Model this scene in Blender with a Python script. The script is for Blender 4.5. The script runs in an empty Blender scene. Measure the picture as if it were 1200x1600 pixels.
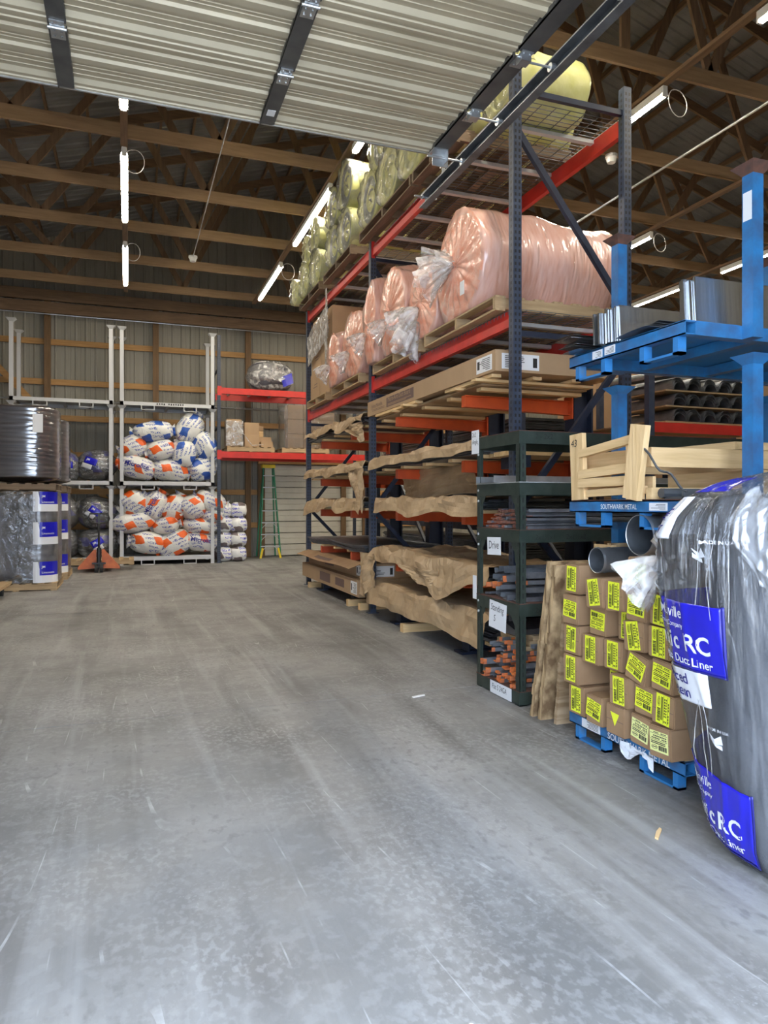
import bpy, math, random
from mathutils import Vector, Matrix, noise
R = math.radians
random.seed(7)
S = bpy.context.scene
COL = S.collection
# ------------------------------------------------------------------ camera, sky, exposure
cam_d = bpy.data.cameras.new('camera')
cam_d.sensor_fit = 'VERTICAL'; cam_d.sensor_height = 24; cam_d.lens = 24 * 1109 / 1600
cam_d.shift_y = -12 / 1600; cam_d.clip_start = .05; cam_d.clip_end = 200
cam = bpy.data.objects.new('camera', cam_d); COL.objects.link(cam)
cam.location = (0, 0, 1.39); cam.rotation_euler = (R(90), 0, R(-19.83))
S.camera = cam
S.view_settings.view_transform = 'Standard'; S.view_settings.look = 'None'
S.view_settings.gamma = 1; S.view_settings.use_curve_mapping = False
S.view_settings.exposure = 0.0
SKY = 11.0; TUBE = 155.0; SUN = 10.0
W = bpy.data.worlds.new('sky'); S.world = W; W.use_nodes = True
bg = W.node_tree.nodes['Background']; bg.inputs[0].default_value = (.66, .79, 1, 1); bg.inputs[1].default_value = SKY
sun_d = bpy.data.lights.new('sun', 'SUN'); sun_d.energy = SUN; sun_d.angle = R(1); sun_d.color = (1, .93, .82)
sun = bpy.data.objects.new('sun', sun_d); COL.objects.link(sun); sun.rotation_euler = Vector((.62, .10, .78)).to_track_quat('Z', 'Y').to_euler()
S.cycles.max_bounces = 8; S.cycles.transparent_max_bounces = 24; S.cycles.use_denoising = True
S.cycles.sample_clamp_indirect = 6

# ------------------------------------------------------------------ materials
def nt(name):
    m = bpy.data.materials.new(name); m.use_nodes = True
    t = m.node_tree; return m, t, t.nodes, t.links, t.nodes['Principled BSDF']
def coords(N, L, sc=(1, 1, 1), src='Object'):
    tc = N.new('ShaderNodeTexCoord'); mp = N.new('ShaderNodeMapping'); mp.inputs['Scale'].default_value = sc
    L.new(tc.outputs[src], mp.inputs[0]); return mp.outputs[0]
def M(name, c1, c2=None, scale=6, rough=.6, metal=0, bump=0, bscale=40, st=(1, 1, 1), coat=0, det=4, contrast=(.35, .65), kind='FBM', trans=0, rvar=0):
    m, t, N, L, P = nt(name)
    P.inputs['Base Color'].default_value = (*c1, 1); P.inputs['Roughness'].default_value = rough
    P.inputs['Metallic'].default_value = metal; P.inputs['Coat Weight'].default_value = coat
    P.inputs['Coat Roughness'].default_value = .12
    v = coords(N, L, st)
    if c2:
        n = N.new('ShaderNodeTexNoise'); n.inputs['Scale'].default_value = scale; n.inputs['Detail'].default_value = det
        L.new(v, n.inputs['Vector'])
        r = N.new('ShaderNodeMapRange'); r.inputs[1].default_value = contrast[0]; r.inputs[2].default_value = contrast[1]
        L.new(n.outputs[0], r.inputs[0])
        x = N.new('ShaderNodeMix'); x.data_type = 'RGBA'; x.inputs[6].default_value = (*c1, 1); x.inputs[7].default_value = (*c2, 1)
        L.new(r.outputs[0], x.inputs[0]); L.new(x.outputs[2], P.inputs['Base Color'])
        if rvar:
            q = N.new('ShaderNodeMapRange'); q.inputs[3].default_value = rough - rvar; q.inputs[4].default_value = rough + rvar
            L.new(r.outputs[0], q.inputs[0]); L.new(q.outputs[0], P.inputs['Roughness'])
    if bump:
        n = N.new('ShaderNodeTexNoise'); n.inputs['Scale'].default_value = bscale; n.inputs['Detail'].default_value = 3
        if kind != 'FBM': n.noise_type = kind
        L.new(v, n.inputs['Vector'])
        b = N.new('ShaderNodeBump'); b.inputs['Strength'].default_value = bump; b.inputs['Distance'].default_value = .02
        L.new(n.outputs[0], b.inputs['Height']); L.new(b.outputs[0], P.inputs['Normal']); L.new(b.outputs[0], P.inputs['Coat Normal'])
    return m
def wood(name, c1, c2, axis=0, rough=.7):
    st = [9, 9, 9]; st[axis] = .8
    return M(name, c1, c2, 3, rough, bump=.25, bscale=5, st=st, contrast=(.3, .7))
def film(name, tint=(1, 1, 1), op=.1, scale=9, st=(1, 1, 1), milk=(.8, .82, .85), bs=.9, fmax=.95, rg=.16):
    """clear plastic: mostly see-through, glossy creases"""
    m, t, N, L, P = nt(name)
    out = N['Material Output']; N.remove(P)
    v = coords(N, L, st)
    n = N.new('ShaderNodeTexNoise'); n.inputs['Scale'].default_value = scale; n.inputs['Detail'].default_value = 4; n.inputs['Distortion'].default_value = .8
    L.new(v, n.inputs['Vector'])
    b = N.new('ShaderNodeBump'); b.inputs['Strength'].default_value = bs; b.inputs['Distance'].default_value = .03
    L.new(n.outputs[0], b.inputs['Height'])
    tr = N.new('ShaderNodeBsdfTransparent'); tr.inputs[0].default_value = (*tint, 1)
    g = N.new('ShaderNodeBsdfGlossy'); g.inputs['Roughness'].default_value = rg; L.new(b.outputs[0], g.inputs['Normal'])
    d = N.new('ShaderNodeBsdfDiffuse'); d.inputs[0].default_value = (*milk, 1)
    fr = N.new('ShaderNodeFresnel'); fr.inputs[0].default_value = 1.55; L.new(b.outputs[0], fr.inputs['Normal'])
    mr = N.new('ShaderNodeMapRange'); mr.inputs[3].default_value = .05; mr.inputs[4].default_value = fmax; L.new(fr.outputs[0], mr.inputs[0])
    m1 = N.new('ShaderNodeMixShader'); L.new(mr.outputs[0], m1.inputs[0]); L.new(tr.outputs[0], m1.inputs[1]); L.new(g.outputs[0], m1.inputs[2])
    r2 = N.new('ShaderNodeMapRange'); r2.inputs[1].default_value = .45; r2.inputs[2].default_value = .8
    r2.inputs[3].default_value = op * .5; r2.inputs[4].default_value = min(1, op * 3); L.new(n.outputs[0], r2.inputs[0])
    m2 = N.new('ShaderNodeMixShader'); L.new(r2.outputs[0], m2.inputs[0]); L.new(m1.outputs[0], m2.inputs[1]); L.new(d.outputs[0], m2.inputs[2])
    L.new(m2.outputs[0], out.inputs[0]); return m
def emis(name, c, s):
    m, t, N, L, P = nt(name); P.inputs['Base Color'].default_value = (.8, .8, .8, 1)
    P.inputs['Emission Color'].default_value = (*c, 1); P.inputs['Emission Strength'].default_value = s; return m
def mathn(N, L, op, a, b=None, c=None):
    n = N.new('ShaderNodeMath'); n.operation = op
    for i, q in enumerate((a, b, c)):
        if q is None: continue
        if isinstance(q, (int, float)): n.inputs[i].default_value = q
        else: L.new(q, n.inputs[i])
    return n.outputs[0]
def bag_print(name, base, colA, colB, fa=.0, milk=.25):
    """white poly bag with coloured print: blocks and rows of small lettering, fixed in the bag's own coordinates"""
    m, t, N, L, P = nt(name)
    tc = N.new('ShaderNodeTexCoord'); oi = N.new('ShaderNodeObjectInfo')
    n = N.new('ShaderNodeTexNoise'); n.inputs['Scale'].default_value = 3.5; n.inputs['Detail'].default_value = 2; L.new(tc.outputs['Object'], n.inputs['Vector'])
    ad = N.new('ShaderNodeVectorMath'); ad.operation = 'MULTIPLY_ADD'; L.new(n.outputs['Color'], ad.inputs[0]); ad.inputs[1].default_value = (.16, .16, .16); L.new(tc.outputs['Object'], ad.inputs[2])
    sx = N.new('ShaderNodeSeparateXYZ'); L.new(ad.outputs[0], sx.inputs[0])
    rnd = oi.outputs['Random']
    u = mathn(N, L, 'ADD', mathn(N, L, 'ADD', mathn(N, L, 'MULTIPLY', sx.outputs[0], 2.2), mathn(N, L, 'MULTIPLY', sx.outputs[2], .9)), rnd)
    v = mathn(N, L, 'ADD', mathn(N, L, 'MULTIPLY', sx.outputs[2], 2.6), mathn(N, L, 'MULTIPLY', rnd, 3.7))
    fu = mathn(N, L, 'FRACT', u); fv = mathn(N, L, 'FRACT', v)
    blk = mathn(N, L, 'MULTIPLY', mathn(N, L, 'LESS_THAN', fu, .42), mathn(N, L, 'LESS_THAN', fv, .45))
    # lettering: a fine brick-like chop inside rows
    rows = mathn(N, L, 'LESS_THAN', mathn(N, L, 'FRACT', mathn(N, L, 'MULTIPLY', v, 4.0)), .5)
    n2 = N.new('ShaderNodeTexNoise'); n2.inputs['Scale'].default_value = 48; n2.inputs['Detail'].default_value = 1; L.new(ad.outputs[0], n2.inputs['Vector'])
    let = mathn(N, L, 'MULTIPLY', rows, mathn(N, L, 'GREATER_THAN', n2.outputs[0], .5))
    let = mathn(N, L, 'MULTIPLY', let, mathn(N, L, 'GREATER_THAN', fu, .5))
    x1 = N.new('ShaderNodeMix'); x1.data_type = 'RGBA'; x1.inputs[6].default_value = (*base, 1); x1.inputs[7].default_value = (*colA, 1); L.new(blk, x1.inputs[0])
    x2 = N.new('ShaderNodeMix'); x2.data_type = 'RGBA'; L.new(x1.outputs[2], x2.inputs[6]); x2.inputs[7].default_value = (*colB, 1); L.new(let, x2.inputs[0])
    L.new(x2.outputs[2], P.inputs['Base Color']); P.inputs['Roughness'].default_value = .35
    b = N.new('ShaderNodeBump'); b.inputs['Strength'].default_value = .8; b.inputs['Distance'].default_value = .03
    n3 = N.new('ShaderNodeTexNoise'); n3.inputs['Scale'].default_value = 7; n3.inputs['Detail'].default_value = 4; n3.inputs['Distortion'].default_value = 1; L.new(tc.outputs['Object'], n3.inputs['Vector'])
    L.new(n3.outputs[0], b.inputs['Height']); L.new(b.outputs[0], P.inputs['Normal']); return m

def floor_mat():
    m, t, N, L, P = nt('concrete')
    tc = N.new('ShaderNodeTexCoord'); g = tc.outputs['Object']
    def ns(scale, st=(1, 1, 1), det=5, dist=0, lo=.35, hi=.65, rot=0):
        mp = N.new('ShaderNodeMapping'); mp.inputs['Scale'].default_value = st; mp.inputs['Rotation'].default_value = (0, 0, rot); L.new(g, mp.inputs[0])
        n = N.new('ShaderNodeTexNoise'); n.inputs['Scale'].default_value = scale; n.inputs['Detail'].default_value = det; n.inputs['Distortion'].default_value = dist
        L.new(mp.outputs[0], n.inputs['Vector'])
        r = N.new('ShaderNodeMapRange'); r.inputs[1].default_value = lo; r.inputs[2].default_value = hi; L.new(n.outputs[0], r.inputs[0]); return r.outputs[0]
    def mix(a, b, f, col=False):
        x = N.new('ShaderNodeMix'); x.data_type = 'RGBA'
        for i, q in ((6, a), (7, b)):
            if isinstance(q, tuple): x.inputs[i].default_value = (*q, 1)
            else: L.new(q, x.inputs[i])
        if isinstance(f, float): x.inputs[0].default_value = f
        else: L.new(f, x.inputs[0])
        return x.outputs[2]
    def mul(a, k): return mathn(N, L, 'MULTIPLY', a, k)
    c = mix((.165, .162, .154), (.285, .28, .268), ns(.9, det=8, lo=.35, hi=.65))
    c = mix(c, (.34, .335, .325), mul(ns(14, det=6, lo=.52, hi=.62), .28))
    c = mix(c, (.13, .126, .12), mul(ns(1.6, (1.9, .22, 1), 7, .5, .5, .66), .75))     # long tyre smears
    c = mix(c, (.36, .36, .355), mul(ns(2.2, (2.8, .14, 1), 8, .4, .55, .70, R(4)), .6))    # pale drag scuffs
    c = mix(c, (.42, .42, .42), mul(mathn(N, L, 'MULTIPLY', ns(60, det=2, lo=.6, hi=.66), ns(1.1, lo=.5, hi=.7)), .5))  # dust specks
    c = mix(c, (.44, .44, .435), mul(mathn(N, L, 'MULTIPLY', ns(38, (1, .7, 1), det=8, lo=.50, hi=.60), ns(1.3, det=6, lo=.42, hi=.62)), .33))
    c = mix(c, (.10, .10, .095), mul(mathn(N, L, 'MULTIPLY', ns(24, (1, .6, 1), det=7, lo=.54, hi=.66), ns(.9, det=5, lo=.45, hi=.6)), .45))
    # thin white scratches running mostly along the aisle
    mp = N.new('ShaderNodeMapping'); mp.inputs['Rotation'].default_value = (0, 0, R(6)); mp.inputs['Scale'].default_value = (.8, .05, 1); L.new(g, mp.inputs[0])
    vo = N.new('ShaderNodeTexNoise'); vo.inputs['Scale'].default_value = 2.4; vo.inputs['Detail'].default_value = 0; L.new(mp.outputs[0], vo.inputs['Vector'])
    line = mathn(N, L, 'LESS_THAN', mathn(N, L, 'ABSOLUTE', mathn(N, L, 'SUBTRACT', mathn(N, L, 'FRACT', mathn(N, L, 'MULTIPLY', vo.outputs[0], 9)), .5)), .018)
    c = mix(c, (.62, .62, .62), mul(mathn(N, L, 'MULTIPLY', line, ns(4, lo=.52, hi=.7)), .55))
    # cross smudges far away
    c = mix(c, (.32, .31, .29), mul(ns(1.1, (.35, 2.2, 1), 6, .5, .55, .75), .35))
    L.new(c, P.inputs['Base Color'])
    r = N.new('ShaderNodeMapRange'); r.inputs[3].default_value = .42; r.inputs[4].default_value = .68; L.new(ns(3, lo=.3, hi=.7), r.inputs[0]); L.new(r.outputs[0], P.inputs['Roughness'])
    b = N.new('ShaderNodeBump'); b.inputs['Strength'].default_value = .12; b.inputs['Distance'].default_value = .01
    L.new(ns(45, det=4, lo=0, hi=1), b.inputs['Height']); L.new(b.outputs[0], P.inputs['Normal'])
    return m
CONC = floor_mat()
APRON = M('apron_concrete', (.52, .50, .46), (.44, .42, .39), 2, .8)
WALLM = M('wall_metal', (.36, .345, .30), (.31, .295, .25), 1.2, .9, .25, st=(1, 1, .25))
WALLM.node_tree.nodes['Principled BSDF'].inputs['Specular IOR Level'].default_value = .15
ROOFM = M('roof_metal', (.27, .27, .265), (.20, .20, .195), 2, .5, .3)
GIRT = [wood('girt_pine', (.50, .29, .11), (.38, .20, .07), 0)]
CHORDW = wood('chord_pine', (.40, .265, .145), (.30, .19, .10), 0)
POSTW = wood('post_timber', (.20, .115, .05), (.13, .075, .033), 2)
TRUSSW = [wood('truss_pine', (.25, .155, .088), (.17, .105, .06), a) for a in (0, 1, 2)]
PINE = [wood('pale_pine', (.80, .56, .29), (.64, .42, .19), a) for a in (0, 1, 2)]
PALW = [wood('pallet_wood', (.50, .36, .20), (.34, .23, .12), a) for a in (0, 1)]
OLDW = [wood('old_pallet_wood', (.22, .155, .095), (.14, .095, .06), a) for a in (0, 1)]
OSB = M('board_edges', (.60, .42, .22), (.17, .10, .045), 4, .85, bump=.5, bscale=7, st=(2, 9, .9), det=8, contrast=(.38, .62))
PLYM = M('plywood_face', (.45, .32, .19), (.28, .18, .09), 3, .75, bump=.2, bscale=10, st=(.6, 1, 6), contrast=(.45, .55))
CARD = M('cardboard', (.45, .30, .17), (.40, .265, .15), 3, .75)
CARD2 = M('cardboard_face', (.38, .235, .125), (.31, .185, .095), 5, .75)
KRAFT = M('kraft_paper', (.50, .355, .205), (.40, .275, .155), 4, .55, bump=.5, bscale=7)
NAVY = M('navy_paint', (.010, .016, .036), (.018, .027, .052), 14, .5, rvar=.1)
NAVYP = M('navy_post_paint', (.030, .044, .078), (.05, .065, .10), 14, .45)
PROF = M('profile_steel', (.36, .38, .40), (.20, .21, .23), 7, .36, .6)
RED = M('red_paint', (.62, .035, .025), (.50, .03, .022), 6, .38)
ORANGE = M('orange_paint', (.68, .10, .02), (.55, .075, .018), 6, .45)
GREEN = M('dark_green_paint', (.018, .030, .023), (.035, .048, .038), 12, .45)
BLUE = M('blue_paint', (.028, .19, .44), (.04, .12, .26), 11, .42, bump=.1, bscale=30)
BLUEW = M('worn_blue_paint', (.03, .19, .46), (.10, .16, .22), 9, .5, contrast=(.55, .72))
RUST = M('rusty_steel', (.16, .07, .045), (.08, .045, .035), 20, .8)
GALV = M('galvanised_steel', (.58, .60, .61), (.42, .44, .46), 9, .34, .85, bump=.05, bscale=30)
ZINC = M('zinc_light', (.68, .69, .68), (.55, .56, .55), 4, .5, .3)
DKSTEEL = M('dark_steel', (.22, .24, .26), (.12, .13, .145), 6, .42, .7)
BLKSTEEL = M('dark_sheet', (.09, .095, .10), (.16, .165, .17), 5, .3, .7)
SHEET = M('brushed_sheet', (.62, .64, .66), (.46, .48, .50), 4, .22, .95, bump=.08, bscale=40, st=(30, 30, .6))
ENDP = M('orange_end_paint', (.78, .20, .03), (.40, .12, .05), 25, .6)
DOORIN = M('door_inside', (.52, .46, .33), (.46, .405, .29), 3, .38, .1)  # white door, tinted cream: warm light is put into the colour
STILE = M('stile_steel', (.13, .13, .125), (.09, .09, .09), 8, .45, .5)
RAILD = M('back_door_paint', (.62, .59, .50), (.55, .52, .44), 3, .5)
WHITE = M('white_paper', (.82, .83, .84))
WHITEP = M('white_plastic', (.8, .8, .78))
YELLOW = M('yellow_label', (.93, .98, .05), (.88, .94, .045), 4, .5)
PALEY = M('pale_yellow_label', (.86, .88, .35))
INK = M('black_ink', (.02, .02, .02), rough=.6)
BLKP = M('black_paint', (.015, .015, .016), rough=.4)
RUB = M('black_rubber', (.03, .03, .03), rough=.8)
LGREY = M('light_grey_paint', (.55, .56, .57), rough=.5)
BLUEL = M('label_blue', (.012, .012, .50), (.01, .01, .40), 5, .25, coat=.6)
NAVYL = M('label_navy', (.02, .02, .20), rough=.3)
WHITEL = M('label_white', (.78, .80, .84), rough=.3, coat=.4)
BROWNP = M('brown_print', (.16, .10, .085), rough=.7)
PINK = M('pink_roll', (.70, .38, .29), (.80, .52, .44), 5, .4, bump=.75, bscale=5, st=(4.5, 1, 1), coat=1, kind='RIDGED_MULTIFRACTAL')
PINKEND = M('pink_fibre', (.82, .33, .21), (.84, .50, .38), 9, .45, bump=.9, bscale=10, coat=1)
YEL = M('yellow_fibre', (.62, .62, .22), (.72, .72, .36), 6, .5, bump=.4, bscale=8, coat=.6)
YELEND = M('yellow_fibre_end', (.60, .60, .28), (.30, .33, .22), 9, .55, bump=.4, bscale=16, coat=.6)
GFOIL = M('grey_foil_end', (.22, .24, .24), (.36, .38, .36), 9, .3, .5, bump=.4, bscale=14, coat=.4)
FIBRE = M('grey_fibre', (.055, .06, .07), (.19, .195, .21), 5, .9, bump=.6, bscale=14, det=9, contrast=(.3, .75))
WRAPD = M('dark_wrapped', (.035, .035, .045), (.075, .07, .075), 6, .3, bump=.16, bscale=7, st=(.2, .2, 3.8), coat=1)
WRAPD.node_tree.nodes['Principled BSDF'].inputs['Coat IOR'].default_value = 2.3
WRAPD.node_tree.nodes['Principled BSDF'].inputs['Coat Roughness'].default_value = .13
DARKBAG = bag_print('dark_bag', (.05, .052, .06), (.02, .02, .22), (.45, .46, .5))
ORBAG = bag_print('orange_bag', (.74, .73, .69), (.80, .13, .02), (.10, .12, .38))
BLBAG = bag_print('blue_bag', (.78, .78, .74), (.03, .10, .42), (.04, .10, .40))
GRBAG = bag_print('white_bale', (.86, .86, .84), (.20, .16, .16), (.05, .06, .55))
FILM = film('clear_film', op=.10, scale=8)
FILM2 = film('clear_stretch_film', op=.05, scale=5, st=(1, 1, 3))
FILMN = film('crumpled_film', op=.30, scale=7, milk=(.86, .84, .82), bs=.45, fmax=.6)
FILMR = film('bag_film', tint=(.98, .99, 1), op=.035, scale=6, st=(5, 5, .4), bs=.75, fmax=.6, rg=.1)
LAMP = emis('tube_light', (1, .90, .74), TUBE)
YPL = M('yellow_plastic', (.85, .62, .03), rough=.4)
LADG = M('ladder_green', (.015, .20, .10), rough=.45)
ALU = M('aluminium', (.68, .69, .7), rough=.35, metal=.8)

# ------------------------------------------------------------------ mesh helpers
def wl(o):
    v = Vector((0, 0, 0))
    while o is not None: v += o.location; o = o.parent
    return v
class MB:
    def __init__(s): s.v = []; s.f = []; s.m = []; s.mi = 0
    def add(s, vs, fs):
        n = len(s.v); s.v += [tuple(p) for p in vs]
        for f in fs: s.f.append(tuple(i + n for i in f)); s.m.append(s.mi)
        return s
    def b(s, x0, x1, y0, y1, z0, z1, T=None):
        vs = [Vector((x, y, z)) for x in (x0, x1) for y in (y0, y1) for z in (z0, z1)]
        if T is not None: vs = [T @ v for v in vs]
        return s.add(vs, [(0, 1, 3, 2), (4, 6, 7, 5), (0, 4, 5, 1), (2, 3, 7, 6), (0, 2, 6, 4), (1, 5, 7, 3)])
    def bar(s, p, q, w, h, up=(0, 0, 1)):
        """box beam from p to q, w sideways, h along up"""
        p, q = Vector(p), Vector(q); d = (q - p).normalized(); up = Vector(up)
        if abs(d.dot(up)) > .98: up = Vector((0, 1, 0))
        sd = d.cross(up).normalized(); u = sd.cross(d).normalized()
        vs = [a + sd * (i * w / 2) + u * (j * h / 2) for a in (p, q) for i, j in ((-1, -1), (1, -1), (1, 1), (-1, 1))]
        return s.add(vs, [(0, 3, 2, 1), (4, 5, 6, 7), (0, 1, 5, 4), (1, 2, 6, 5), (2, 3, 7, 6), (3, 0, 4, 7)])
    def cyl(s, p, q, r, n=12, r2=None, cap=True):
        p, q = Vector(p), Vector(q); d = (q - p).normalized()
        a = d.orthogonal().normalized(); b = d.cross(a); r2 = r if r2 is None else r2
        vs = [o + (a * math.cos(t) + b * math.sin(t)) * k for o, k in ((p, r), (q, r2)) for t in [2 * math.pi * i / n for i in range(n)]]
        fs = [(i, (i + 1) % n, n + (i + 1) % n, n + i) for i in range(n)]
        if cap: fs += [tuple(range(n - 1, -1, -1)), tuple(range(n, 2 * n))]
        return s.add(vs, fs)
    def tube(s, pts, r, n=6):
        pts = [Vector(p) for p in pts]; k = len(pts); vs = []
        d0 = (pts[1] - pts[0]).normalized(); a = d0.orthogonal().normalized()
        for i, p in enumerate(pts):
            d = (pts[min(i + 1, k - 1)] - pts[max(i - 1, 0)]).normalized()
            a = (a - d * a.dot(d)).normalized(); b = d.cross(a)
            vs += [p + (a * math.cos(t) + b * math.sin(t)) * r for t in [2 * math.pi * j / n for j in range(n)]]
        fs = [(i * n + j, i * n + (j + 1) % n, (i + 1) * n + (j + 1) % n, (i + 1) * n + j) for i in range(k - 1) for j in range(n)]
        fs += [tuple(range(n - 1, -1, -1)), tuple(range((k - 1) * n, k * n))]
        return s.add(vs, fs)
    def grid(s, fn, nu, nv, cu=False, thick=0):
        ru = nu if cu else nu + 1
        vs = [Vector(fn(i / nu, j / nv)) for i in range(ru) for j in range(nv + 1)]
        fs = [(i * (nv + 1) + j, ((i + 1) % ru) * (nv + 1) + j, ((i + 1) % ru) * (nv + 1) + j + 1, i * (nv + 1) + j + 1) for i in range(nu) for j in range(nv)]
        return s.add(vs, fs)
    def sheet(s, fn, nu, nv, th=.004):
        """thin closed slab following fn(u,v)"""
        A = [Vector(fn(i / nu, j / nv)) for i in range(nu + 1) for j in range(nv + 1)]
        n = len(A); w = nv + 1
        nr = []
        for i in range(nu + 1):
            for j in range(nv + 1):
                du = A[min(i + 1, nu) * w + j] - A[max(i - 1, 0) * w + j]; dv = A[i * w + min(j + 1, nv)] - A[i * w + max(j - 1, 0)]
                c = du.cross(dv); nr.append(c.normalized() if c.length > 1e-9 else Vector((0, 0, 1)))
        B = [p - q * th for p, q in zip(A, nr)]
        fs = []
        for i in range(nu):
            for j in range(nv):
                a, b, c, d = i * w + j, (i + 1) * w + j, (i + 1) * w + j + 1, i * w + j + 1
                fs += [(a, b, c, d), (n + a, n + d, n + c, n + b)]
        for i in range(nu):
            a, b = i * w, (i + 1) * w; fs.append((a, n + a, n + b, b)); a, b = a + nv, b + nv; fs.append((a, b, n + b, n + a))
        for j in range(nv):
            a, b = j, j + 1; fs.append((a, b, n + b, n + a)); a, b = nu * w + j, nu * w + j + 1; fs.append((a, n + a, n + b, b))
        return s.add(A + B, fs)
    def prism(s, poly, axis, a, b):
        """poly in the two other axes (cyclic order), extruded on axis from a to b"""
        def pt(q, t): 
            return {0: (t, q[0], q[1]), 1: (q[0], t, q[1]), 2: (q[0], q[1], t)}[axis]
        n = len(poly); vs = [pt(q, a) for q in poly] + [pt(q, b) for q in poly]
        fs = [(i, (i + 1) % n, n + (i + 1) % n, n + i) for i in range(n)] + [tuple(range(n - 1, -1, -1)), tuple(range(n, 2 * n))]
        return s.add(vs, fs)
    def build(s, name, mat, parent=None, smooth=False, local=False, loc=None):
        me = bpy.data.meshes.new(name)
        off = Vector((0, 0, 0))
        if not local:
            off = wl(parent) if parent is not None else Vector(loc or (0, 0, 0))
        me.from_pydata([tuple(Vector(p) - off) for p in s.v], [], s.f); me.validate()
        for q in (mat if isinstance(mat, (list, tuple)) else [mat]): me.materials.append(q)
        if isinstance(mat, (list, tuple)): me.polygons.foreach_set('material_index', s.m)
        import bmesh
        bm = bmesh.new(); bm.from_mesh(me); bmesh.ops.recalc_face_normals(bm, faces=bm.faces); bm.to_mesh(me); bm.free()
        if smooth: me.polygons.foreach_set('use_smooth', [True] * len(me.polygons))
        o = bpy.data.objects.new(name, me); COL.objects.link(o)
        if parent is not None: o.parent = parent
        elif loc is not None: o.location = loc
        return o
def box(name, mat, parent, *a, T=None): return MB().b(*a, T=T).build(name, mat, parent)
def tag(o, label=None, cat=None, group=None, kind=None):
    for k, q in (('label', label), ('category', cat), ('group', group), ('kind', kind)):
        if q: o[k] = q
    return o
def thing(name, label, cat, loc=(0, 0, 0), rz=0, group=None):
    o = bpy.data.objects.new(name, None); COL.objects.link(o); o.empty_display_size = .1
    o.location = loc; o.rotation_euler = (0, 0, rz); return tag(o, label, cat, group)
def structure(name, loc=(0, 0, 0), label=None):
    o = bpy.data.objects.new(name, None); COL.objects.link(o); o.location = loc; tag(o, label, None, None, 'structure'); return o
def kids(o): return [c for c in bpy.data.objects if c.parent is o]
KC = {}
def dup(o, parent=None, top=True, **kw):
    c = o.copy(); COL.objects.link(c); c.parent = parent
    if o not in KC: KC[o] = list(o.children)
    for ch in KC[o]: dup(ch, c, False)
    if top:
        for k, q in kw.items():
            if k == 'loc': c.location = q
            elif k == 'rot': c.rotation_euler = q
            elif k == 'scale': c.scale = q
            else: c[{'cat': 'category'}.get(k, k)] = q
    return c
def text(s, size, name, mat, parent, fn=None, org=None, right=None, up=None, align='LEFT', bold=.0, depth=.0004, shear=0, sx=1, local=False):
    """lettering as a thin mesh; laid on the plane org/right/up, or wrapped by fn(u, v)"""
    cu = bpy.data.curves.new(name, 'FONT'); cu.body = s; cu.size = size; cu.align_x = align; cu.offset = bold * size
    cu.shear = shear; cu.resolution_u = 3; cu.space_character = 1.0
    t = bpy.data.objects.new(name, cu); COL.objects.link(t)
    me = bpy.data.meshes.new_from_object(t.evaluated_get(bpy.context.evaluated_depsgraph_get()))
    bpy.data.objects.remove(t); bpy.data.curves.remove(cu)
    off = Vector((0, 0, 0)) if local else wl(parent)
    if fn is None:
        o0, r, u = Vector(org), Vector(right).normalized(), Vector(up).normalized(); nn = r.cross(u)
        fn = lambda a, b: o0 + r * a * sx + u * b + nn * depth
    else:
        import bmesh
        bm = bmesh.new(); bm.from_mesh(me); bmesh.ops.triangulate(bm, faces=bm.faces)
        bm.to_mesh(me); bm.free()
    for v in me.vertices: v.co = Vector(fn(v.co.x, v.co.y)) - off
    me.name = name; me.materials.clear(); me.materials.append(mat)
    o = bpy.data.objects.new(name, me); COL.objects.link(o); o.parent = parent; return o
def nz(x, y, z=0.): return noise.noise(Vector((x, y, z)))
def fbm(p, o=3):
    return noise.fractal(Vector(p), 1.0, 2.0, o)
def bevel_box(name, mat, parent, x0, x1, y0, y1, z0, z1, bv=.008):
    import bmesh
    o = MB().b(x0, x1, y0, y1, z0, z1).build(name, mat, parent)
    bm = bmesh.new(); bm.from_mesh(o.data); bmesh.ops.bevel(bm, geom=list(bm.edges), offset=bv, segments=1, affect='EDGES'); bm.to_mesh(o.data); bm.free(); return o

# ================================================================== SETTING
X0, X1, Y0, YB = -5.2, 15.5, .42, 19.0
fl = structure('floor')
JY = 4.87
for (ya, yb, xa, xb) in ((-14, Y0 + .0, -12, 20), (Y0 + .012, JY - .004, X0, X1), (JY + .004, 9.9, X0, X1), (9.908, 14.9, X0, X1), (14.908, YB, X0, X1)):
    MB().b(xa, xb, ya, yb, -.15, 0).build('concrete_slab', CONC if ya > 0 else APRON, fl)
box('joint_filler', M('joint_dark', (.16, .16, .15), rough=.9), fl, X0, X1, Y0, YB, -.2, -.006)

# back wall: ribbed steel panels, posts, girts
def ribbed(w, rib=.2286, d=.022, n=4):
    pts = [(0, 0)]
    for i in range(n):
        c = rib * (i + .5); pts += [(c - .03, 0), (c - .012, -d), (c + .012, -d), (c + .03, 0)]
        if i < n - 1: pts += [(rib * (i + 1) - .012, 0), (rib * (i + 1), -.006), (rib * (i + 1) + .012, 0)]
    pts.append((w, 0)); return pts
wb = structure('wall_back', (0, YB, 0))
pr = ribbed(.914)
def panel_mesh(h):
    vs = []; fs = []
    for (x, y) in pr: vs += [(x, y, 0), (x, y, h), (x, y + .004 + .02, 0), (x, y + .004 + .02, h)]
    for i in range(len(pr) - 1):
        a = i * 4; b = a + 4
        fs += [(a, b, b + 1, a + 1), (a + 2, a + 3, b + 3, b + 2), (a, a + 2, b + 2, b), (a + 1, b + 1, b + 3, a + 3)]
    return MB().add(vs, fs)
WH = 9.9
px = X0; proto = None
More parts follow.
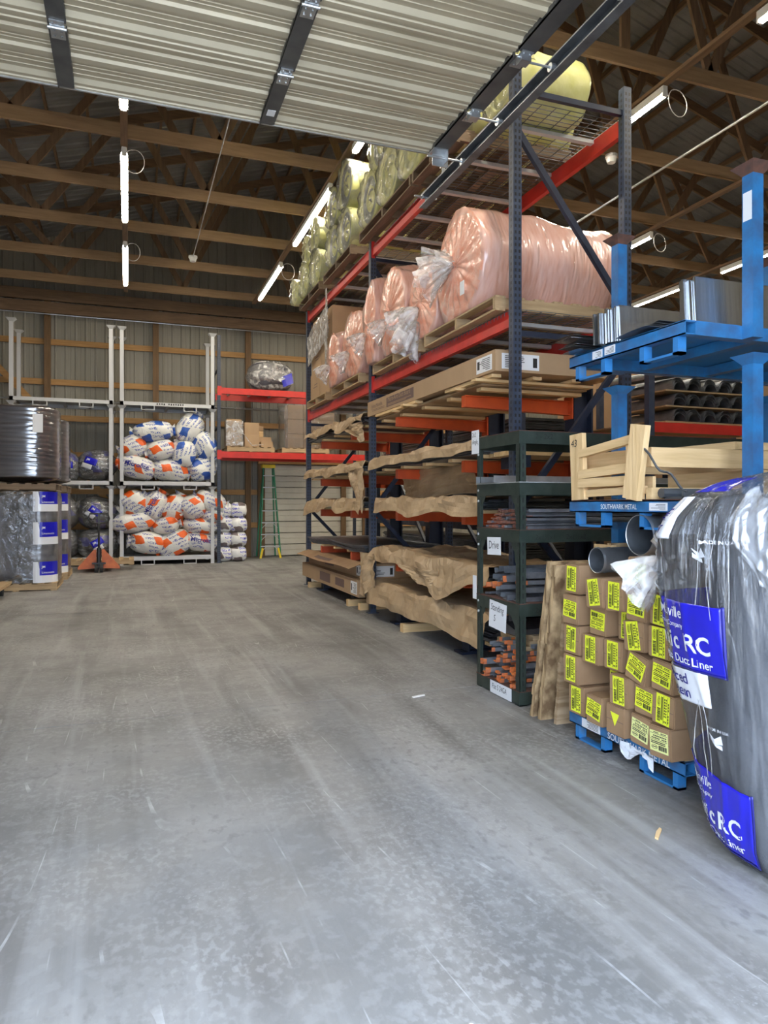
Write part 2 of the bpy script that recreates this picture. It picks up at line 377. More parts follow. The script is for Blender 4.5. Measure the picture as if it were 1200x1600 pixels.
while px < X1:
    if proto is None:
        proto = panel_mesh(WH).build('metal_panel', WALLM, wb, local=True); o = proto
    else:
        o = proto.copy(); COL.objects.link(o)
    o.location = (px, 0, 0); px += .9132
for x in (-4.28, -1.83, .66, 2.98, 5.6, 8.05, 10.5, 12.95): MB().b(x - .07, x + .07, YB - .19, YB - .04, 0, 6.35).build('wall_post', POSTW, wb)
for z in (.84, 1.71, 2.6, 3.49, 4.36, 5.33): 
    for xa, xb in ((X0, 3.1), (3.1, X1)):
        if z < 2.4 and xb > 6: 
            MB().b(6.35, xb, YB - .078, YB - .04, z - .07, z + .07).build('girt', GIRT[0], wb); continue
        if z < 2.4: xb = 3.25
        MB().b(xa, xb - .004, YB - .078, YB - .04, z - .07, z + .07).build('girt', GIRT[0], wb)
for z in (6.12, 6.42): MB().b(X0, X1, YB - .24, YB - .19, z - .13, z + .13).build('header_beam', TRUSSW[0], wb)
for (x, z, x2, z2) in ((-3.3, 5.1, -1.75, 3.4), (-1.5, 2.9, -.3, 1.2)): MB().bar((x, YB - .215, z), (x2, YB - .215, z2), .04, .14, up=(1, 0, 0)).build('corner_brace', GIRT[0], wb)
# side walls and front wall (front wall stands behind the photographer's door opening)
wlft = structure('wall_left'); wr = structure('wall_right'); wf = structure('wall_front')
box('wall_sheeting', WALLM, wlft, X0 - .12, X0, Y0, YB, 0, 7.0)
box('wall_sheeting', WALLM, wr, X1, X1 + .12, Y0, YB, 0, 7.0)
for y in [2.4 * i + 1.6 for i in range(8)]:
    box('wall_post', POSTW, wlft, X0, X0 + .15, y - .07, y + .07, 0, 6.3); box('wall_post', POSTW, wr, X1 - .15, X1, y - .07, y + .07, 0, 6.3)
DX0, DX1, DH = -1.62, 2.14, 3.72
for a in ((X0, DX0, Y0 - .12, Y0, 0, 6.9), (DX1, X1, Y0 - .12, Y0, 0, 6.9), (DX0, DX1, Y0 - .12, Y0, DH, 6.9)): box('wall_sheeting', WALLM, wf, *a)
# rear roll-up door
db = structure('door_1', (3.3, YB - .1, 0))
for i in range(8):
    zz = .02 + i * .305
    pts = [(0, 0), (.0, .292), (-.012, .285), (-.012, .16), (-.003, .15), (-.012, .14), (-.012, .01)]
    MB().prism([(YB - .11 + p[0], zz + p[1]) for p in pts][::-1], 0, 3.42, 6.15).build('door_panel', RAILD, db)
box('door_jamb', POSTW, db, 3.24, 3.42, YB - .2, YB - .09, 0, 2.62)
box('door_jamb', POSTW, db, 6.15, 6.33, YB - .2, YB - .09, 0, 2.62)
box('door_header', GIRT[0], db, 3.24, 6.33, YB - .21, YB - .09, 2.47, 2.72)
# roof
XR, PIT, ZE = 5.2, .30, 6.62
def zr(x): return ZE + .25 + PIT * ((x - X0) if x < XR else (XR - X0) - (x - XR))
roof = structure('ceiling')
y = Y0
while y < YB:
    for (xa, xb) in ((X0 - .3, XR), (XR, X1 + .3)):
        y2 = min(y + .914, YB + .1)
        m = MB(); za, zb = zr(xa), zr(xb)
        prof = [(q[0], q[1]) for q in pr if q[0] <= y2 - y + .001]
        vs = []
        for (t, d) in prof: vs += [(xa, y + t, za + d), (xb, y + t, zb + d), (xa, y + t, za + .05), (xb, y + t, zb + .05)]
        fs = []
        for i in range(len(prof) - 1):
            a = i * 4; b = a + 4; fs += [(a, b, b + 1, a + 1), (a + 2, a + 3, b + 3, b + 2)]
        m.add(vs, fs).build('roof_panel', ROOFM, roof)
    y += .914
x = X0 + .2
while x < X1:
    box('purlin', TRUSSW[1], roof, x - .02, x + .02, Y0, YB, zr(x) - .12, zr(x) - .024); x += .62
for (xa, xb, sgn) in ((X0, XR, 1), (XR, X1, -1)):   # gable infill above the walls
    for yy in (Y0 - .12,):
        MB().prism([(xa, 6.85), (xb, 6.85), (XR, zr(XR)), ] if sgn > 0 else [(xa, 6.85), (xb, 6.85), (XR, zr(XR))], 1, yy, yy + .12).build('gable_sheeting', WALLM, wf)
# trusses
def truss(yy):
    t = structure('roof_truss', (0, yy, 6.27), 'timber roof truss crossing the hall')
    MB().b(X0, XR, yy - .02, yy + .02, 6.27, 6.45).build('bottom_chord', CHORDW, t)
    MB().b(XR, X1, yy - .02, yy + .02, 6.27, 6.45).build('bottom_chord', CHORDW, t)
    for (xa, xb) in ((X0, XR), (XR, X1)): MB().bar((xa, yy, zr(xa) - .2), (xb, yy, zr(xb) - .2), .04, .16).build('top_chord', TRUSSW[0], t)
    nodes_b = [X0 + 1.2 + i * 2.6 for i in range(8)]
    for i, nb in enumerate(nodes_b):
        for dx in (-1.05, 1.25):
            xt = min(max(nb + dx, X0), X1)
            MB().bar((nb, yy, 6.40), (xt, yy, zr(xt) - .2), .038, .12, up=(1, 0, 0)).build('web', TRUSSW[2], t)
    MB().b(XR - .06, XR + .06, yy - .019, yy + .019, 6.4, zr(XR) - .2).build('web', TRUSSW[2], t)
    return t
for yy in (1.2, 3.0, 4.75, 6.52, 8.28, 10.06, 11.75, 13.44, 15.26, 17.12): truss(yy)
# thin conduit on the back wall and sprinkler line
tr = structure('trim_1', label='thin metal pipe along the back wall')
MB().cyl((X0, YB - .3, 3.9), (X1, YB - .3, 3.86), .022, 8).build('pipe', GALV, tr)
MB().cyl((X0, YB - .28, 5.95), (X1, YB - .28, 5.93), .012, 6).build('conduit', GALV, tr)
ROWS = [(-.05, 0), (2.86, 1), (5.82, 2), (8.7, 3), (11.4, 4)]
tr2 = structure('trim_2', label='lumber runners nailed along under the trusses')
for (x, i) in ROWS: box('runner', TRUSSW[1], tr2, x - .045, x + .045, 1.2, 17.2, 6.225, 6.268)
tr3 = structure('trim_3', label='steel conduit under the right hand trusses')
MB().cyl((7.2, 1.2, 6.2), (7.2, 17, 6.2), .018, 8).build('conduit', GALV, tr3)
MB().cyl((1.2, 8.3, 6.24), (1.2, 14.6, 6.24), .008, 6).build('conduit', GALV, tr3)

# ------------------------------------------------------------------ tube lights
def make_light(label, x, y0, y1, z=6.10):
    t = thing('tube_light', label, 'light', (x, y0, z), 0, 'ceiling tube lights in long rows')
    L_ = y1 - y0
    MB().prism([(-.03, .05), (-.046, .010), (-.049, .010), (-.034, .11), (.034, .11), (.049, .010), (.046, .010), (.03, .05)], 1, 0, L_).build('shroud_housing', WHITEP, t, local=True)  # side lips added as a shroud to keep tube light off the roof
    m = MB(); m.prism([(-.028, .045), (-.024, .01), (-.012, -.004), (.012, -.004), (.024, .01), (.028, .045)], 1, .015, L_ - .015)
    m.build('tube', LAMP, t, local=True)
    for e in (0, L_): MB().b(-.031, .031, e - .012, e + .012, -.006, .112).build('end_cap', WHITEP, t, local=True)
    pts = [(math.sin(a) * .13 + .13, -.03 - .05 * math.sin(a / 2), .06 - .17 + .17 * math.cos(a)) for a in [i * math.pi / 9 - .3 for i in range(20)]]
    pts = [(p[0] - .0, p[1], p[2] + 0.02) for p in pts]
    MB().tube(pts, .005, 5).build('cord_loop', WHITEP, t, local=True)
    MB().b(-.008, .008, .3, .34, .11, z and .13).build('hanger', GALV, t, local=True)
    MB().b(-.008, .008, L_ - .34, L_ - .3, .11, .13).build('hanger', GALV, t, local=True)
    return t
RN = ['row over the open aisle', 'row above the red rack face', 'row right of the red rack', 'row behind the blue posts', 'rightmost row']
RY = [(('nearest', 2.9), ('second', 6.6), ('third', 10.2), ('farthest', 13.85)), (('nearest', 3.0), ('second', 6.65), ('third', 10.3), ('farthest', 13.97)),
      (('nearest', 2.85), ('second', 6.6), ('third', 10.3), ('farthest', 13.95)), (('nearer', 10.2), ('farther', 13.9)), (('nearest', 5.2), ('middle', 8.85), ('farthest', 12.45))]
for (x, i) in ROWS:
    for (w, y) in RY[i]: make_light('glowing ceiling tube, %s in the %s' % (w, RN[i]), x, y, y + 2.44)
for k, (x, y, lb) in enumerate(((1.2, 14.4, 'round white smoke detector under the trusses above the back of the aisle'), (6.35, 8.25, 'round white smoke detector under the right hand trusses'))):
    t = thing('smoke_detector', lb, 'detector', (x, y, 6.16))
    MB().cyl((0, 0, .07), (0, 0, .108), .085, 20).build('base', WHITEP, t, local=True)
    MB().cyl((0, 0, 0), (0, 0, .07), .055, 20, .075).build('cover', WHITEP, t, local=True, smooth=False)

# ------------------------------------------------------------------ overhead sectional door
HZ = 3.89
od = thing('sectional_door', 'white ribbed overhead door rolled open above the aisle', 'door', (.26, 2.4, HZ))
sec = [(0, .02), (0, -.022), (.012, -.022), (.016, -.014), (.030, -.014), (.034, -.022), (.052, -.020), (.075, 0)]
for c, w, h in ((.13, .020, .014), (.19, .003, .0035), (.215, .003, .0035), (.275, .020, .016), (.34, .003, .0035), (.375, .003, .0035), (.42, .003, .0035)):
    sec += [(c - w - h * .6, 0), (c - w, -h), (c + w, -h), (c + w + h * .6, 0)]
sec += [(.452, 0), (.472, -.022), (.488, -.022), (.492, -.015), (.504, -.015), (.508, -.024), (.527, -.024), (.527, .02)]
SW = .6; YE = 4.60
sec = [(p[0] * .6 / .527, p[1]) for p in sec]
for i in range(6):
    ya = YE - (i + 1) * SW
    s_ = MB().prism([(ya + p[0], HZ + p[1]) for p in sec], 0, -1.48, 2.0).build('door_section', DOORIN, od)
    for x in (-1.52, -.343, .845, 2.04):
        w = .045 if -1.5 < x < 2 else .05
        m = MB(); m.b(x - w, x + w, ya + .03, ya + SW - .03, HZ - .042, HZ - .026)
        m.b(x - w, x - w + .006, ya + .01, ya + SW - .004, HZ - .041, HZ)
        m.b(x + w - .006, x + w, ya + .03, ya + SW - .03, HZ - .03, HZ); m.build('stile', STILE, s_)
        h = MB()
        if i > 0 or True:
            yh = ya + .0
            h.b(x - .035, x + .035, yh - .05, yh - .008, HZ - .049, HZ - .043); h.b(x - .035, x + .035, yh + .008, yh + .1, HZ - .049, HZ - .043)
            h.cyl((x - .045, yh, HZ - .054), (x + .045, yh, HZ - .054), .009, 10)
            for dx in (-.018, .018):
                for dy in (-.03, .035, .075): h.cyl((x + dx, yh + dy, HZ - .049), (x + dx, yh + dy, HZ - .056), .006, 6)
            if x > 2: h.cyl((x, yh, HZ - .07), (2.235, yh, HZ - .07), .007, 8); h.cyl((2.205, yh, HZ - .07), (2.235, yh, HZ - .07), .024, 14); h.b(x - .03, x + .03, yh - .03, yh + .03, HZ - .085, HZ - .05)
            h.build('hinge', GALV, s_)
# bottom bracket with roller at the far end, then the galvanised bottom strip
m = MB(); m.b(1.98, 2.085, YE - .13, YE + .0, HZ - .05, HZ - .043); m.b(2.08, 2.086, YE - .13, YE, HZ - .12, HZ + .02); m.b(2.0, 2.12, YE - .05, YE - .044, HZ - .13, HZ - .05)
m.cyl((1.95, YE - .08, HZ - .085), (2.235, YE - .08, HZ - .085), .008, 8); m.cyl((2.205, YE - .08, HZ - .085), (2.235, YE - .08, HZ - .085), .024, 14)
m.build('roller_bracket', GALV, od)
box('bottom_rail', GALV, od, -1.57, 2.09, YE, YE + .012, HZ - .03, HZ + .022)
box('caution_sticker', WHITE, od, .82, .87, YE - .2, YE - .13, HZ - .0435, HZ - .0425)
tk = thing('door_track', 'dark steel track and roller rail along the right of the overhead door', 'track', (2.22, 2.8, HZ - .07))
def track(x, sg):
    m = MB(); P = [(-.03, -.045), (-.03, -.036), (.018, -.036), (.018, .036), (-.03, .036), (-.03, .045), (.027, .045), (.027, -.045)]
    m.prism([(x + sg * p[0], HZ - .07 + p[1]) for p in P], 1, Y0 + .5, 5.28)
    pts = [(x, Y0 + .5, HZ - .07)] + [(x, Y0 + .5 - .42 * math.sin(a), HZ - .07 - .42 + .42 * math.cos(a)) for a in (R(30), R(60), R(88))] + [(x, Y0 + .075, 0.3)]
    for p, q in zip(pts, pts[1:]): m.bar(p, q, .05, .05, up=(1, 0, 0))
    return m
track(2.235, 1).build('rail', DKSTEEL, tk)
box('angle_iron', DKSTEEL, tk, 2.268, 2.272, Y0 + .4, 5.2, HZ - .09, HZ + .0); box('angle_iron', DKSTEEL, tk, 2.268, 2.33, Y0 + .4, 5.2, HZ - .004, HZ)
m = MB(); m.cyl((2.2, 5.22, HZ - .05), (2.33, 5.22, HZ - .05), .008, 8); m.cyl((2.2, 5.22, HZ - .05), (2.212, 5.22, HZ - .05), .017, 8); m.b(2.14, 2.2, 5.21, 5.23, HZ - .052, HZ - .044); m.build('end_bolt', GALV, tk)
for yy in (2.2, 5.0):
    m = MB(); m.b(2.29, 2.325, yy - .003, yy + .003, HZ - .05, 6.3); m.b(2.29, 2.296, yy - .03, yy + .03, HZ - .05, 6.3); m.build('hanger_strap', DKSTEEL, tk)
tk2 = thing('door_track', 'dark steel track left of the overhead door, past the picture edge', 'track', (-1.7, 2.8, HZ - .07))
track(-1.715, -1).build('rail', DKSTEEL, tk2)
box('hanger_strap', DKSTEEL, tk2, -1.8, -1.77, 4.9, 4.93, HZ - .05, 6.3)

# ------------------------------------------------------------------ generic builders
def pallet(label, x, y, z, wx=1.2, wy=1.02, h=.125, old=False, nb=7, name='wooden_pallet', group=None, rz=0, boards_along='y'):
    """stringers along X, deck boards along Y"""
    t = thing(name, label, 'pallet', (x, y, z), rz, group); mats = OLDW if old else PALW
    pr_s = None
    for k in range(3):
        yy = -wy / 2 + .02 + k * (wy - .04) / 2
        if pr_s is None: pr_s = MB().b(-wx / 2, wx / 2, -.019, .019, .016, h - .016).build('stringer', mats[0], t, local=True); q = pr_s
        else: q = pr_s.copy(); COL.objects.link(q)
        q.location = (0, yy, 0)
    p1 = None
    for lvl, n in ((h - .016, nb), (0, 3)):
        for k in range(n):
            xx = -wx / 2 + .05 + k * (wx - .1) / (n - 1)
            if p1 is None: p1 = MB().b(-.046, .046, -wy / 2, wy / 2, 0, .016).build('deck_board', mats[1], t, local=True); q = p1
            else: q = p1.copy(); COL.objects.link(q)
            q.location = (xx, 0, lvl)
    return t
def carton(label, x0, x1, y0, y1, z0, z1, rz=0, cat='box', name='cardboard_box', group=None, tape=True, mark=None, sag=0, mat=None):
    cx, cy = (x0 + x1) / 2, (y0 + y1) / 2; a, b = (x1 - x0) / 2, (y1 - y0) / 2; h = z1 - z0
    t = thing(name, label, cat, (cx, cy, z0), rz, group)
    o = MB().b(-a, a, -b, b, 0, h).build('carton', mat or CARD, t, local=True)
    import bmesh
    bm = bmesh.new(); bm.from_mesh(o.data); bmesh.ops.bevel(bm, geom=list(bm.edges), offset=.006, segments=2, affect='EDGES'); bm.to_mesh(o.data); bm.free()
    if tape:
        MB().b(-a - .001, a + .001, -.025, .025, h - .1, h + .001).build('tape', M_TAPE, t, local=True)
    if mark: mark(t, a, b, h)
    return t
M_TAPE = M('packing_tape', (.62, .46, .28), rough=.3)
def roll_grid(r, L_, seed=0, n=56, flat=.0, wr=.012, pleat=0, rings=0, rz_=None, lean=0, bulge=.03):
    """roll lying along local X from 0 to L_; end face at x=0; bottom at z=0"""
    rz_ = rz_ or r
    prof = []
    for k in range(0, 13): prof.append((k / 12, 0))          # end face from centre out
    prof += [(1.0, .02), (1.015, .06)]
    for k in range(1, 15): prof.append((1, .06 + (L_ - .12) * k / 14))
    prof += [(1.0, L_ - .02)] + [(k / 6, L_) for k in range(6, -1, -1)]
    m = MB(); J = len(prof) - 1
    def fn(u, v):
        f, x = prof[min(int(round(v * J)), J)]; a = 2 * math.pi * u
        rr = f
        w = nz(math.cos(a) * 1.6 + seed, math.sin(a) * 1.6, x * 3 + seed) * wr / r * 3
        if 0 < f < 1 and x == 0:
            x = -bulge * (1 - f * f)
            if rings: x += .011 * math.sin(f * rings * 6.283 + a)
            if pleat: x += .012 * math.sin(a * pleat + 2 * nz(f * 3, seed)) * (1 - f) ** .3
        if f >= 1: rr += w + (.008 * nz(a * 5, x * 4, seed))
        if pleat and f == 1 and x < .2: rr += .012 * math.sin(a * pleat) * (1 - x / .2)
        zz = math.sin(a) * rr * rz_; yy = math.cos(a) * rr * r
        if flat and zz < -rz_ * (1 - flat): zz = -rz_ * (1 - flat); yy *= 1 + flat * .35
        return (x, yy, zz + rz_ * (1 - flat))
    m.grid(fn, n, J, cu=True)
    return m
def tuft(parent, p, d, r, L_, seed, mat=None, name='gathered_film', n=34):
    """crumpled neck of a tied plastic bag, flaring out from p along d"""
    d = Vector(d).normalized(); a = d.orthogonal().normalized(); b = d.cross(a); p = Vector(p)
    def fn(u, v):
        t = 2 * math.pi * u
        rr = .02 + r * (v ** .8) * (1 + .3 * math.sin(t * 4 + seed) * v + .22 * math.sin(t * 9 + seed + v * 2) + .15 * nz(math.cos(t) * 3 + seed, math.sin(t) * 3, v * 4))
        k = L_ * v * (1 + .25 * nz(math.cos(t) * 2, math.sin(t) * 2 + seed, 3))
        return p + d * k + (a * math.cos(t) + b * math.sin(t)) * rr + Vector((0, 0, -.25 * L_ * v * v))
    return MB().grid(fn, n, 9, cu=True).build(name, mat or FILMN, parent, smooth=True)
def blob(rx, ry, rz, seed, amp=.1, nu=36, nv=20, sq=.75, neck=0):
    """plump bag, local, resting around the origin"""
    def fn(u, v):
        a = 2 * math.pi * u; b = math.pi * (v - .5)
        ca, sa, cb, sb = math.cos(a), math.sin(a), math.cos(b), math.sin(b)
        g = lambda t, e: math.copysign(abs(t) ** e, t)
        x, y, z = g(sb, .85) * rx, g(cb, sq) * g(ca, .9) * ry, g(cb, sq) * g(sa, .9) * rz
        k = 1 + amp * fbm((x * 4 + seed, y * 4, z * 4 + seed * 2)) + amp * .35 * abs(nz(x * 14, y * 14 + seed, z * 14))
        if neck and sb > .8: k *= 1 - neck * (sb - .8) * 2
        return (x * k, y * k, z * k)
    return MB().grid(fn, nu, nv, cu=True)

# ------------------------------------------------------------------ big red and navy pallet rack
XF, XBK = 2.945, 4.02
YA, YBm, YC = 12.02, 8.60, 5.04
rack = thing('pallet_rack', 'tall pallet rack with red beams and perforated navy posts along the aisle', 'rack', (XF, YC, 0))
def post(parent, x, y, h, w=.075, d=.075, holes=True, mat=NAVYP, face=-1, z0=0):
    m = MB(); t = .012
    m.prism([(x - w / 2, y - d / 2), (x + w / 2, y - d / 2), (x + w / 2, y + d / 2), (x + w / 2 - t, y + d / 2), (x + w / 2 - t, y - d / 2 + t), (x - w / 2 + t, y - d / 2 + t), (x - w / 2 + t, y + d / 2), (x - w / 2, y + d / 2)], 2, z0 + .01, h)
    p = m.build('upright_post', mat, parent)
    if holes:
        q = MB(); z = z0 + .06
        while z < h - .05:
            for dx in (-.018, .018): q.b(x + dx - .008, x + dx + .008, y - d / 2 - .0012, y - d / 2 + .002, z, z + .026)
            q.b(x - w / 2 - .0012, x - w / 2 + .002, y - .009, y + .009, z + .006, z + .030)
            z += .0508
        tag(q.build('slot_shade', BLKP, p), kind='stuff')  # raised black blocks paint the dark inside the punched holes
    MB().b(x - .07, x + .07, y - .06, y + .06, z0, z0 + .01).build('foot_plate', mat, p)
    return p
def beam(parent, x, ya, yb, z0, h=.14, mat=RED, w=.05, sg=-1):
    m = MB(); s = sg
    P = [(x, z0), (x, z0 + h - .035), (x - s * .018, z0 + h - .035), (x - s * .018, z0 + h), (x - s * w, z0 + h), (x - s * w, z0)]
    m.prism([(p[0], p[1]) for p in P], 1, ya + .045, yb - .045)
    q = m.build('beam', mat, parent)
    for y, e in ((ya + .04, 1), (yb - .04, -1)):
        c = MB(); c.b(x - .012, x + .035, y - .004, y + .004, z0 - .03, z0 + h + .03) if False else c.b(min(x, x - .012) , x + .03, y - .006, y + .006, z0 - .03, z0 + h + .04)
        c.b(x - .014, x - .004, y - (.07 if e > 0 else -.0), y + (.0 if e > 0 else .07), z0 - .025, z0 + h + .03)
        for k in (0, 1, 2): c.cyl((x - .014, y - e * .045, z0 + k * .06), (x - .022, y - e * .045, z0 + k * .06), .008, 6)
        c.build('beam_connector', mat, q)
    return q
for (y, h) in ((YA, 4.72), (YBm, 4.74), (YC, 4.96)):
    post(rack, XF, y, h); post(rack, XBK, y, h)
    zs = ((4.4, 3.1), (2.62, 1.3), (1.3, .25))
    for z in ((4.72, 2.75, .2) if y == YC else (4.5, 2.75, .2)): MB().b(XF + .03, XBK - .03, y - .02, y + .02, z, z + .045).build('cross_brace', NAVY, rack)
    MB().bar((XF + .03, y, 4.4), (XBK - .03, y, 3.1), .04, .05, up=(1, 0, 0)).build('cross_brace', NAVY, rack)
    MB().bar((XBK - .03, y, 2.62), (XF + .03, y, 1.35), .04, .05, up=(1, 0, 0)).build('cross_brace', NAVY, rack)
    MB().bar((XF + .03, y, 1.3), (XBK - .03, y, .25), .04, .05, up=(1, 0, 0)).build('cross_brace', NAVY, rack)
def deck(parent, x0, x1, ya, yb, z, n=5, pitch=.1):
    """wire deck: mesh with grey support channels"""
    m = MB(); y = ya
    k = 0
    while y < yb:
        m.b(x0, x1, y - .0025, y + .0025, z, z + .005); m.b(x0 - .003, x0 + .003, y - .0025, y + .0025, z - .045, z + .005); y += pitch * .6
    x = x0
    while x < x1 + .001: m.b(x - .0025, x + .0025, ya, yb, z - .005, z); x += pitch * 1.4
    o = m.build('wire_deck', DKSTEEL, parent)
    for i in range(n):
        y = ya + (yb - ya) * (i + .5) / n
        box('deck_support', ZINC, parent, x0 + .02, x1 - .02, y - .025, y + .025, z - .04, z - .006)
for z in (2.84, 4.56):
    for (ya, yb) in ((YC, YBm), (YBm, YA)):
        beam(rack, XF - .012, ya, yb, z); beam(rack, XBK + .012, ya, yb, z, sg=1)
        deck(rack, XF + .005, XBK - .005, ya + .06, yb - .06, z + .146)
MB().b(XF - .0135, XF - .0122, YC + .22, YC + .42, 4.60, 4.62).build('sticker', WHITE, rack)
ZD = 2.995; ZT = 4.715
# pallets on the middle level, then pink rolls
for k, (y, w) in enumerate(((5.95, 1.5), (7.6, 1.45), (9.55, 1.35), (11.15, 1.2))):
    pallet('pale wooden pallet on the middle red beams, %s' % ('under the biggest pink roll', 'under the tall middle pink roll', 'under the far small pink rolls', 'under the stacked cartons')[k], 3.46, y, ZD, 1.22, w, group='pallets on the middle rack level')
zp = ZD + .128
for k, (y, r, rz_, x, L_, flat, lab) in enumerate((
    (5.92, .50, .50, 2.86, 1.42, .1, 'largest pink insulation roll in clear plastic, nearest on the middle rack level'),
    (6.80, .40, .42, 2.88, 1.3, .1, 'pink insulation roll with a tied bag neck, second from the navy post'),
    (7.62, .42, .53, 2.84, 1.3, .1, 'tall squashed pink insulation roll in crinkled plastic at mid rack'),
    (8.28, .235, .52, 2.80, 1.1, .1, 'narrow upright pink roll just before the second navy post'),
    (9.18, .50, .46, 2.86, 1.2, .12, 'slumped pink roll just past the second navy post'),
    (10.0, .30, .42, 2.82, 1.2, .1, 'smallest pink roll beside the stacked brown cartons'))):
    t = thing('insulation_roll', lab, 'roll', (x, y, zp), 0, 'pink insulation rolls')
    m = roll_grid(r, L_, seed=k * 7.3, rz_=rz_, flat=flat, wr=.02 + .012 * (k > 1), pleat=18, n=72)
    body = m.build('roll_body', PINK, t, local=True, smooth=True)
    me = body.data; me.materials.append(PINKEND)
    for p in me.polygons:
        if p.center.x < .004 and (p.center.y / r) ** 2 + ((p.center.z - rz_ * .9) / rz_) ** 2 < .92: p.material_index = 1
    tuft(t, (x - .05, y + (.02 if k != 1 else 0), zp + rz_ * (.95 if k == 0 else .7)), (-.35, .5 if k < 2 else .1, -.3 if k else -.05), .16 if k < 2 else .1, .3 if k < 2 else .2, k * 3.1)
    if k < 2: tuft(t, (x - .05, y, zp + rz_ * .95 - (.0 if k == 0 else .25)), (-.3, .7, .2 if k == 0 else -.5), .17, .26, k * 5.1 + 2)
box_l = thing('paper_tag', 'small white paper tag on the end of the biggest pink roll', 'tag', (2.80, 5.72, 3.32)); MB().b(2.80, 2.804, 5.68, 5.76, 3.26, 3.38, T=None).build('paper', WHITE, box_l)
def print_lines(n, w=.5, dz=.1):
    def f(t, a, b, h):
        m = MB()
        for i in range(n): m.b(-a - .0012, -a, -b * w, b * w * (.3 + .6 * random.random()), h * (.45 + dz * i), h * (.45 + dz * i) + .012)
        m.build('print', BROWNP, t, local=True)
    return f
rowsn = ('bottom', 'middle', 'top')
for j in range(3):
    for i in range(2):
        y0 = 10.55 + i * .62
        carton('brown carton, %s layer, %s column of the wrapped stack beside pink rolls' % (rowsn[j], ('right', 'left')[i]), 2.92 + .02 * j, 3.9, y0, y0 + .6, zp + j * .45, zp + j * .45 + .445, tape=False, mark=print_lines(2), name='cardboard_box', group='cartons on the middle rack level')
wf_ = thing('stretch_wrap', 'torn clear stretch wrap hanging over the brown cartons on the rack', 'plastic wrap', (2.86, 11.1, zp))
MB().sheet(lambda u, v: (2.885 + .02 * nz(u * 9, v * 7) - .02 * v, 10.5 + 1.3 * u, zp + .85 + .5 * v - .25 * u + .05 * nz(u * 5, v * 3, 2)), 20, 12, .002).build('film', FILMN, wf_, smooth=True)
st_ = thing('plastic_strip', 'twisted strip of clear plastic dangling from the top red beam', 'plastic wrap', (2.86, 10.7, 4.7))
MB().sheet(lambda u, v: (2.87 + .015 * math.sin(v * 9), 10.6 + (.05 + .06 * v) * (u - .5) * 2 + .06 * nz(v * 3, 1), 4.72 - 1.25 * v), 6, 24, .002).build('strip', FILMN, st_, smooth=True)
# top level pallets and yellow rolls
for k, (y, w) in enumerate(((6.36, .94), (7.75, 1.75), (9.7, 1.4), (11.3, 1.35))):
    pallet('dark weathered pallet on the top red beams, %s' % ('nearest the overhead door track', 'under the greenish rolls at mid rack', 'third along, under foil faced rolls', 'farthest, at the rack end')[k], 3.42, y, ZT, 1.3, w, old=True, nb=9, group='dark pallets on the top rack level')
zt = ZT + .126
YR = [(5.40, ZT + .004, .285, 0, 3.0, 'yellow insulation roll seen through the wire deck by the nearest navy post'), (6.20, zt, .31, 0, 2.85, 'yellow roll behind the overhead door track on the top level'),
      (6.95, zt, .34, 0, 2.80, 'yellow greenish roll, lower layer nearest the door bracket'), (7.64, zt, .335, 0, 2.80, 'yellow roll with open spiral end, lower layer at mid rack'), (8.33, zt, .33, 1, 2.80, 'dark centred roll at the far end of the lower layer at mid rack'),
      (7.28, zt + .57, .33, 0, 2.82, 'yellow roll, upper layer just below the overhead door'), (7.98, zt + .57, .33, 1, 2.82, 'foil ended yellow roll, upper layer at mid rack'),
      (9.33, zt, .30, 1, 2.80, 'foil ended roll, lower right of four past the middle post'), (9.95, zt, .30, 1, 2.80, 'foil ended roll, lower left of four past the middle post'),
      (9.33, zt + .6, .33, 1, 2.80, 'large yellow roll with dark spiral end, upper right of four'), (9.98, zt + .58, .29, 1, 2.80, 'foil ended roll, upper left of four past the middle post'),
      (10.95, zt, .30, 0, 2.80, 'pale yellow roll, lower right of the far group'), (11.56, zt, .29, 0, 2.76, 'pale yellow roll, lower middle of the far group'),
      (11.0, zt + .56, .28, 0, 2.80, 'pale yellow roll, upper right of the far group'), (11.5, zt + .52, .24, 0, 2.80, 'pale yellow roll, upper left of the far group'), (12.02, zt - .02, .22, 0, 2.70, 'small leaning yellow roll, farthest on the top level')]
for k, (y, z, r, fo, x, lab) in enumerate(YR):
    t = thing('insulation_roll', lab, 'roll', (x, y, z), 0, 'yellow insulation rolls')
    L_ = 1.25 if k else .72
    b_ = roll_grid(r, L_, seed=k * 4.7, flat=.04, wr=.012, rings=4, bulge=-.04, n=44).build('roll_body', YEL, t, local=True, smooth=True)
    b_.data.materials.append(GFOIL if fo else YELEND)
    for p in b_.data.polygons:
        if p.center.x < .03 and p.center.y ** 2 + (p.center.z - r * .96) ** 2 < (r * (.84 if fo else .7)) ** 2: p.material_index = 1
    def fn(u, v, r=r, k=k, x=x, y=y, z=z):
        a = 2 * math.pi * u; g = 1.02 + .03 * nz(math.cos(a) * 4 + k, math.sin(a) * 4, v * 3)
        e = min(1, v * 5); g *= (.15 + .85 * e ** .5)
        return (x - .045 + .3 * max(0, v - .2) + .015 * math.sin(a * 11) * e, y + math.cos(a) * r * g, max(z + .003, z + r * .96 + math.sin(a) * r * g))
    MB().grid(fn, 44, 12, cu=True).build('plastic_wrap', FILM, t, smooth=True)
    if k == 0: text('Johns Manville', .11, 'lettering', INK, t, org=(3.05, 5.52, ZT - .006), right=(1, 0, 0), up=(0, -1, .0), depth=.001)

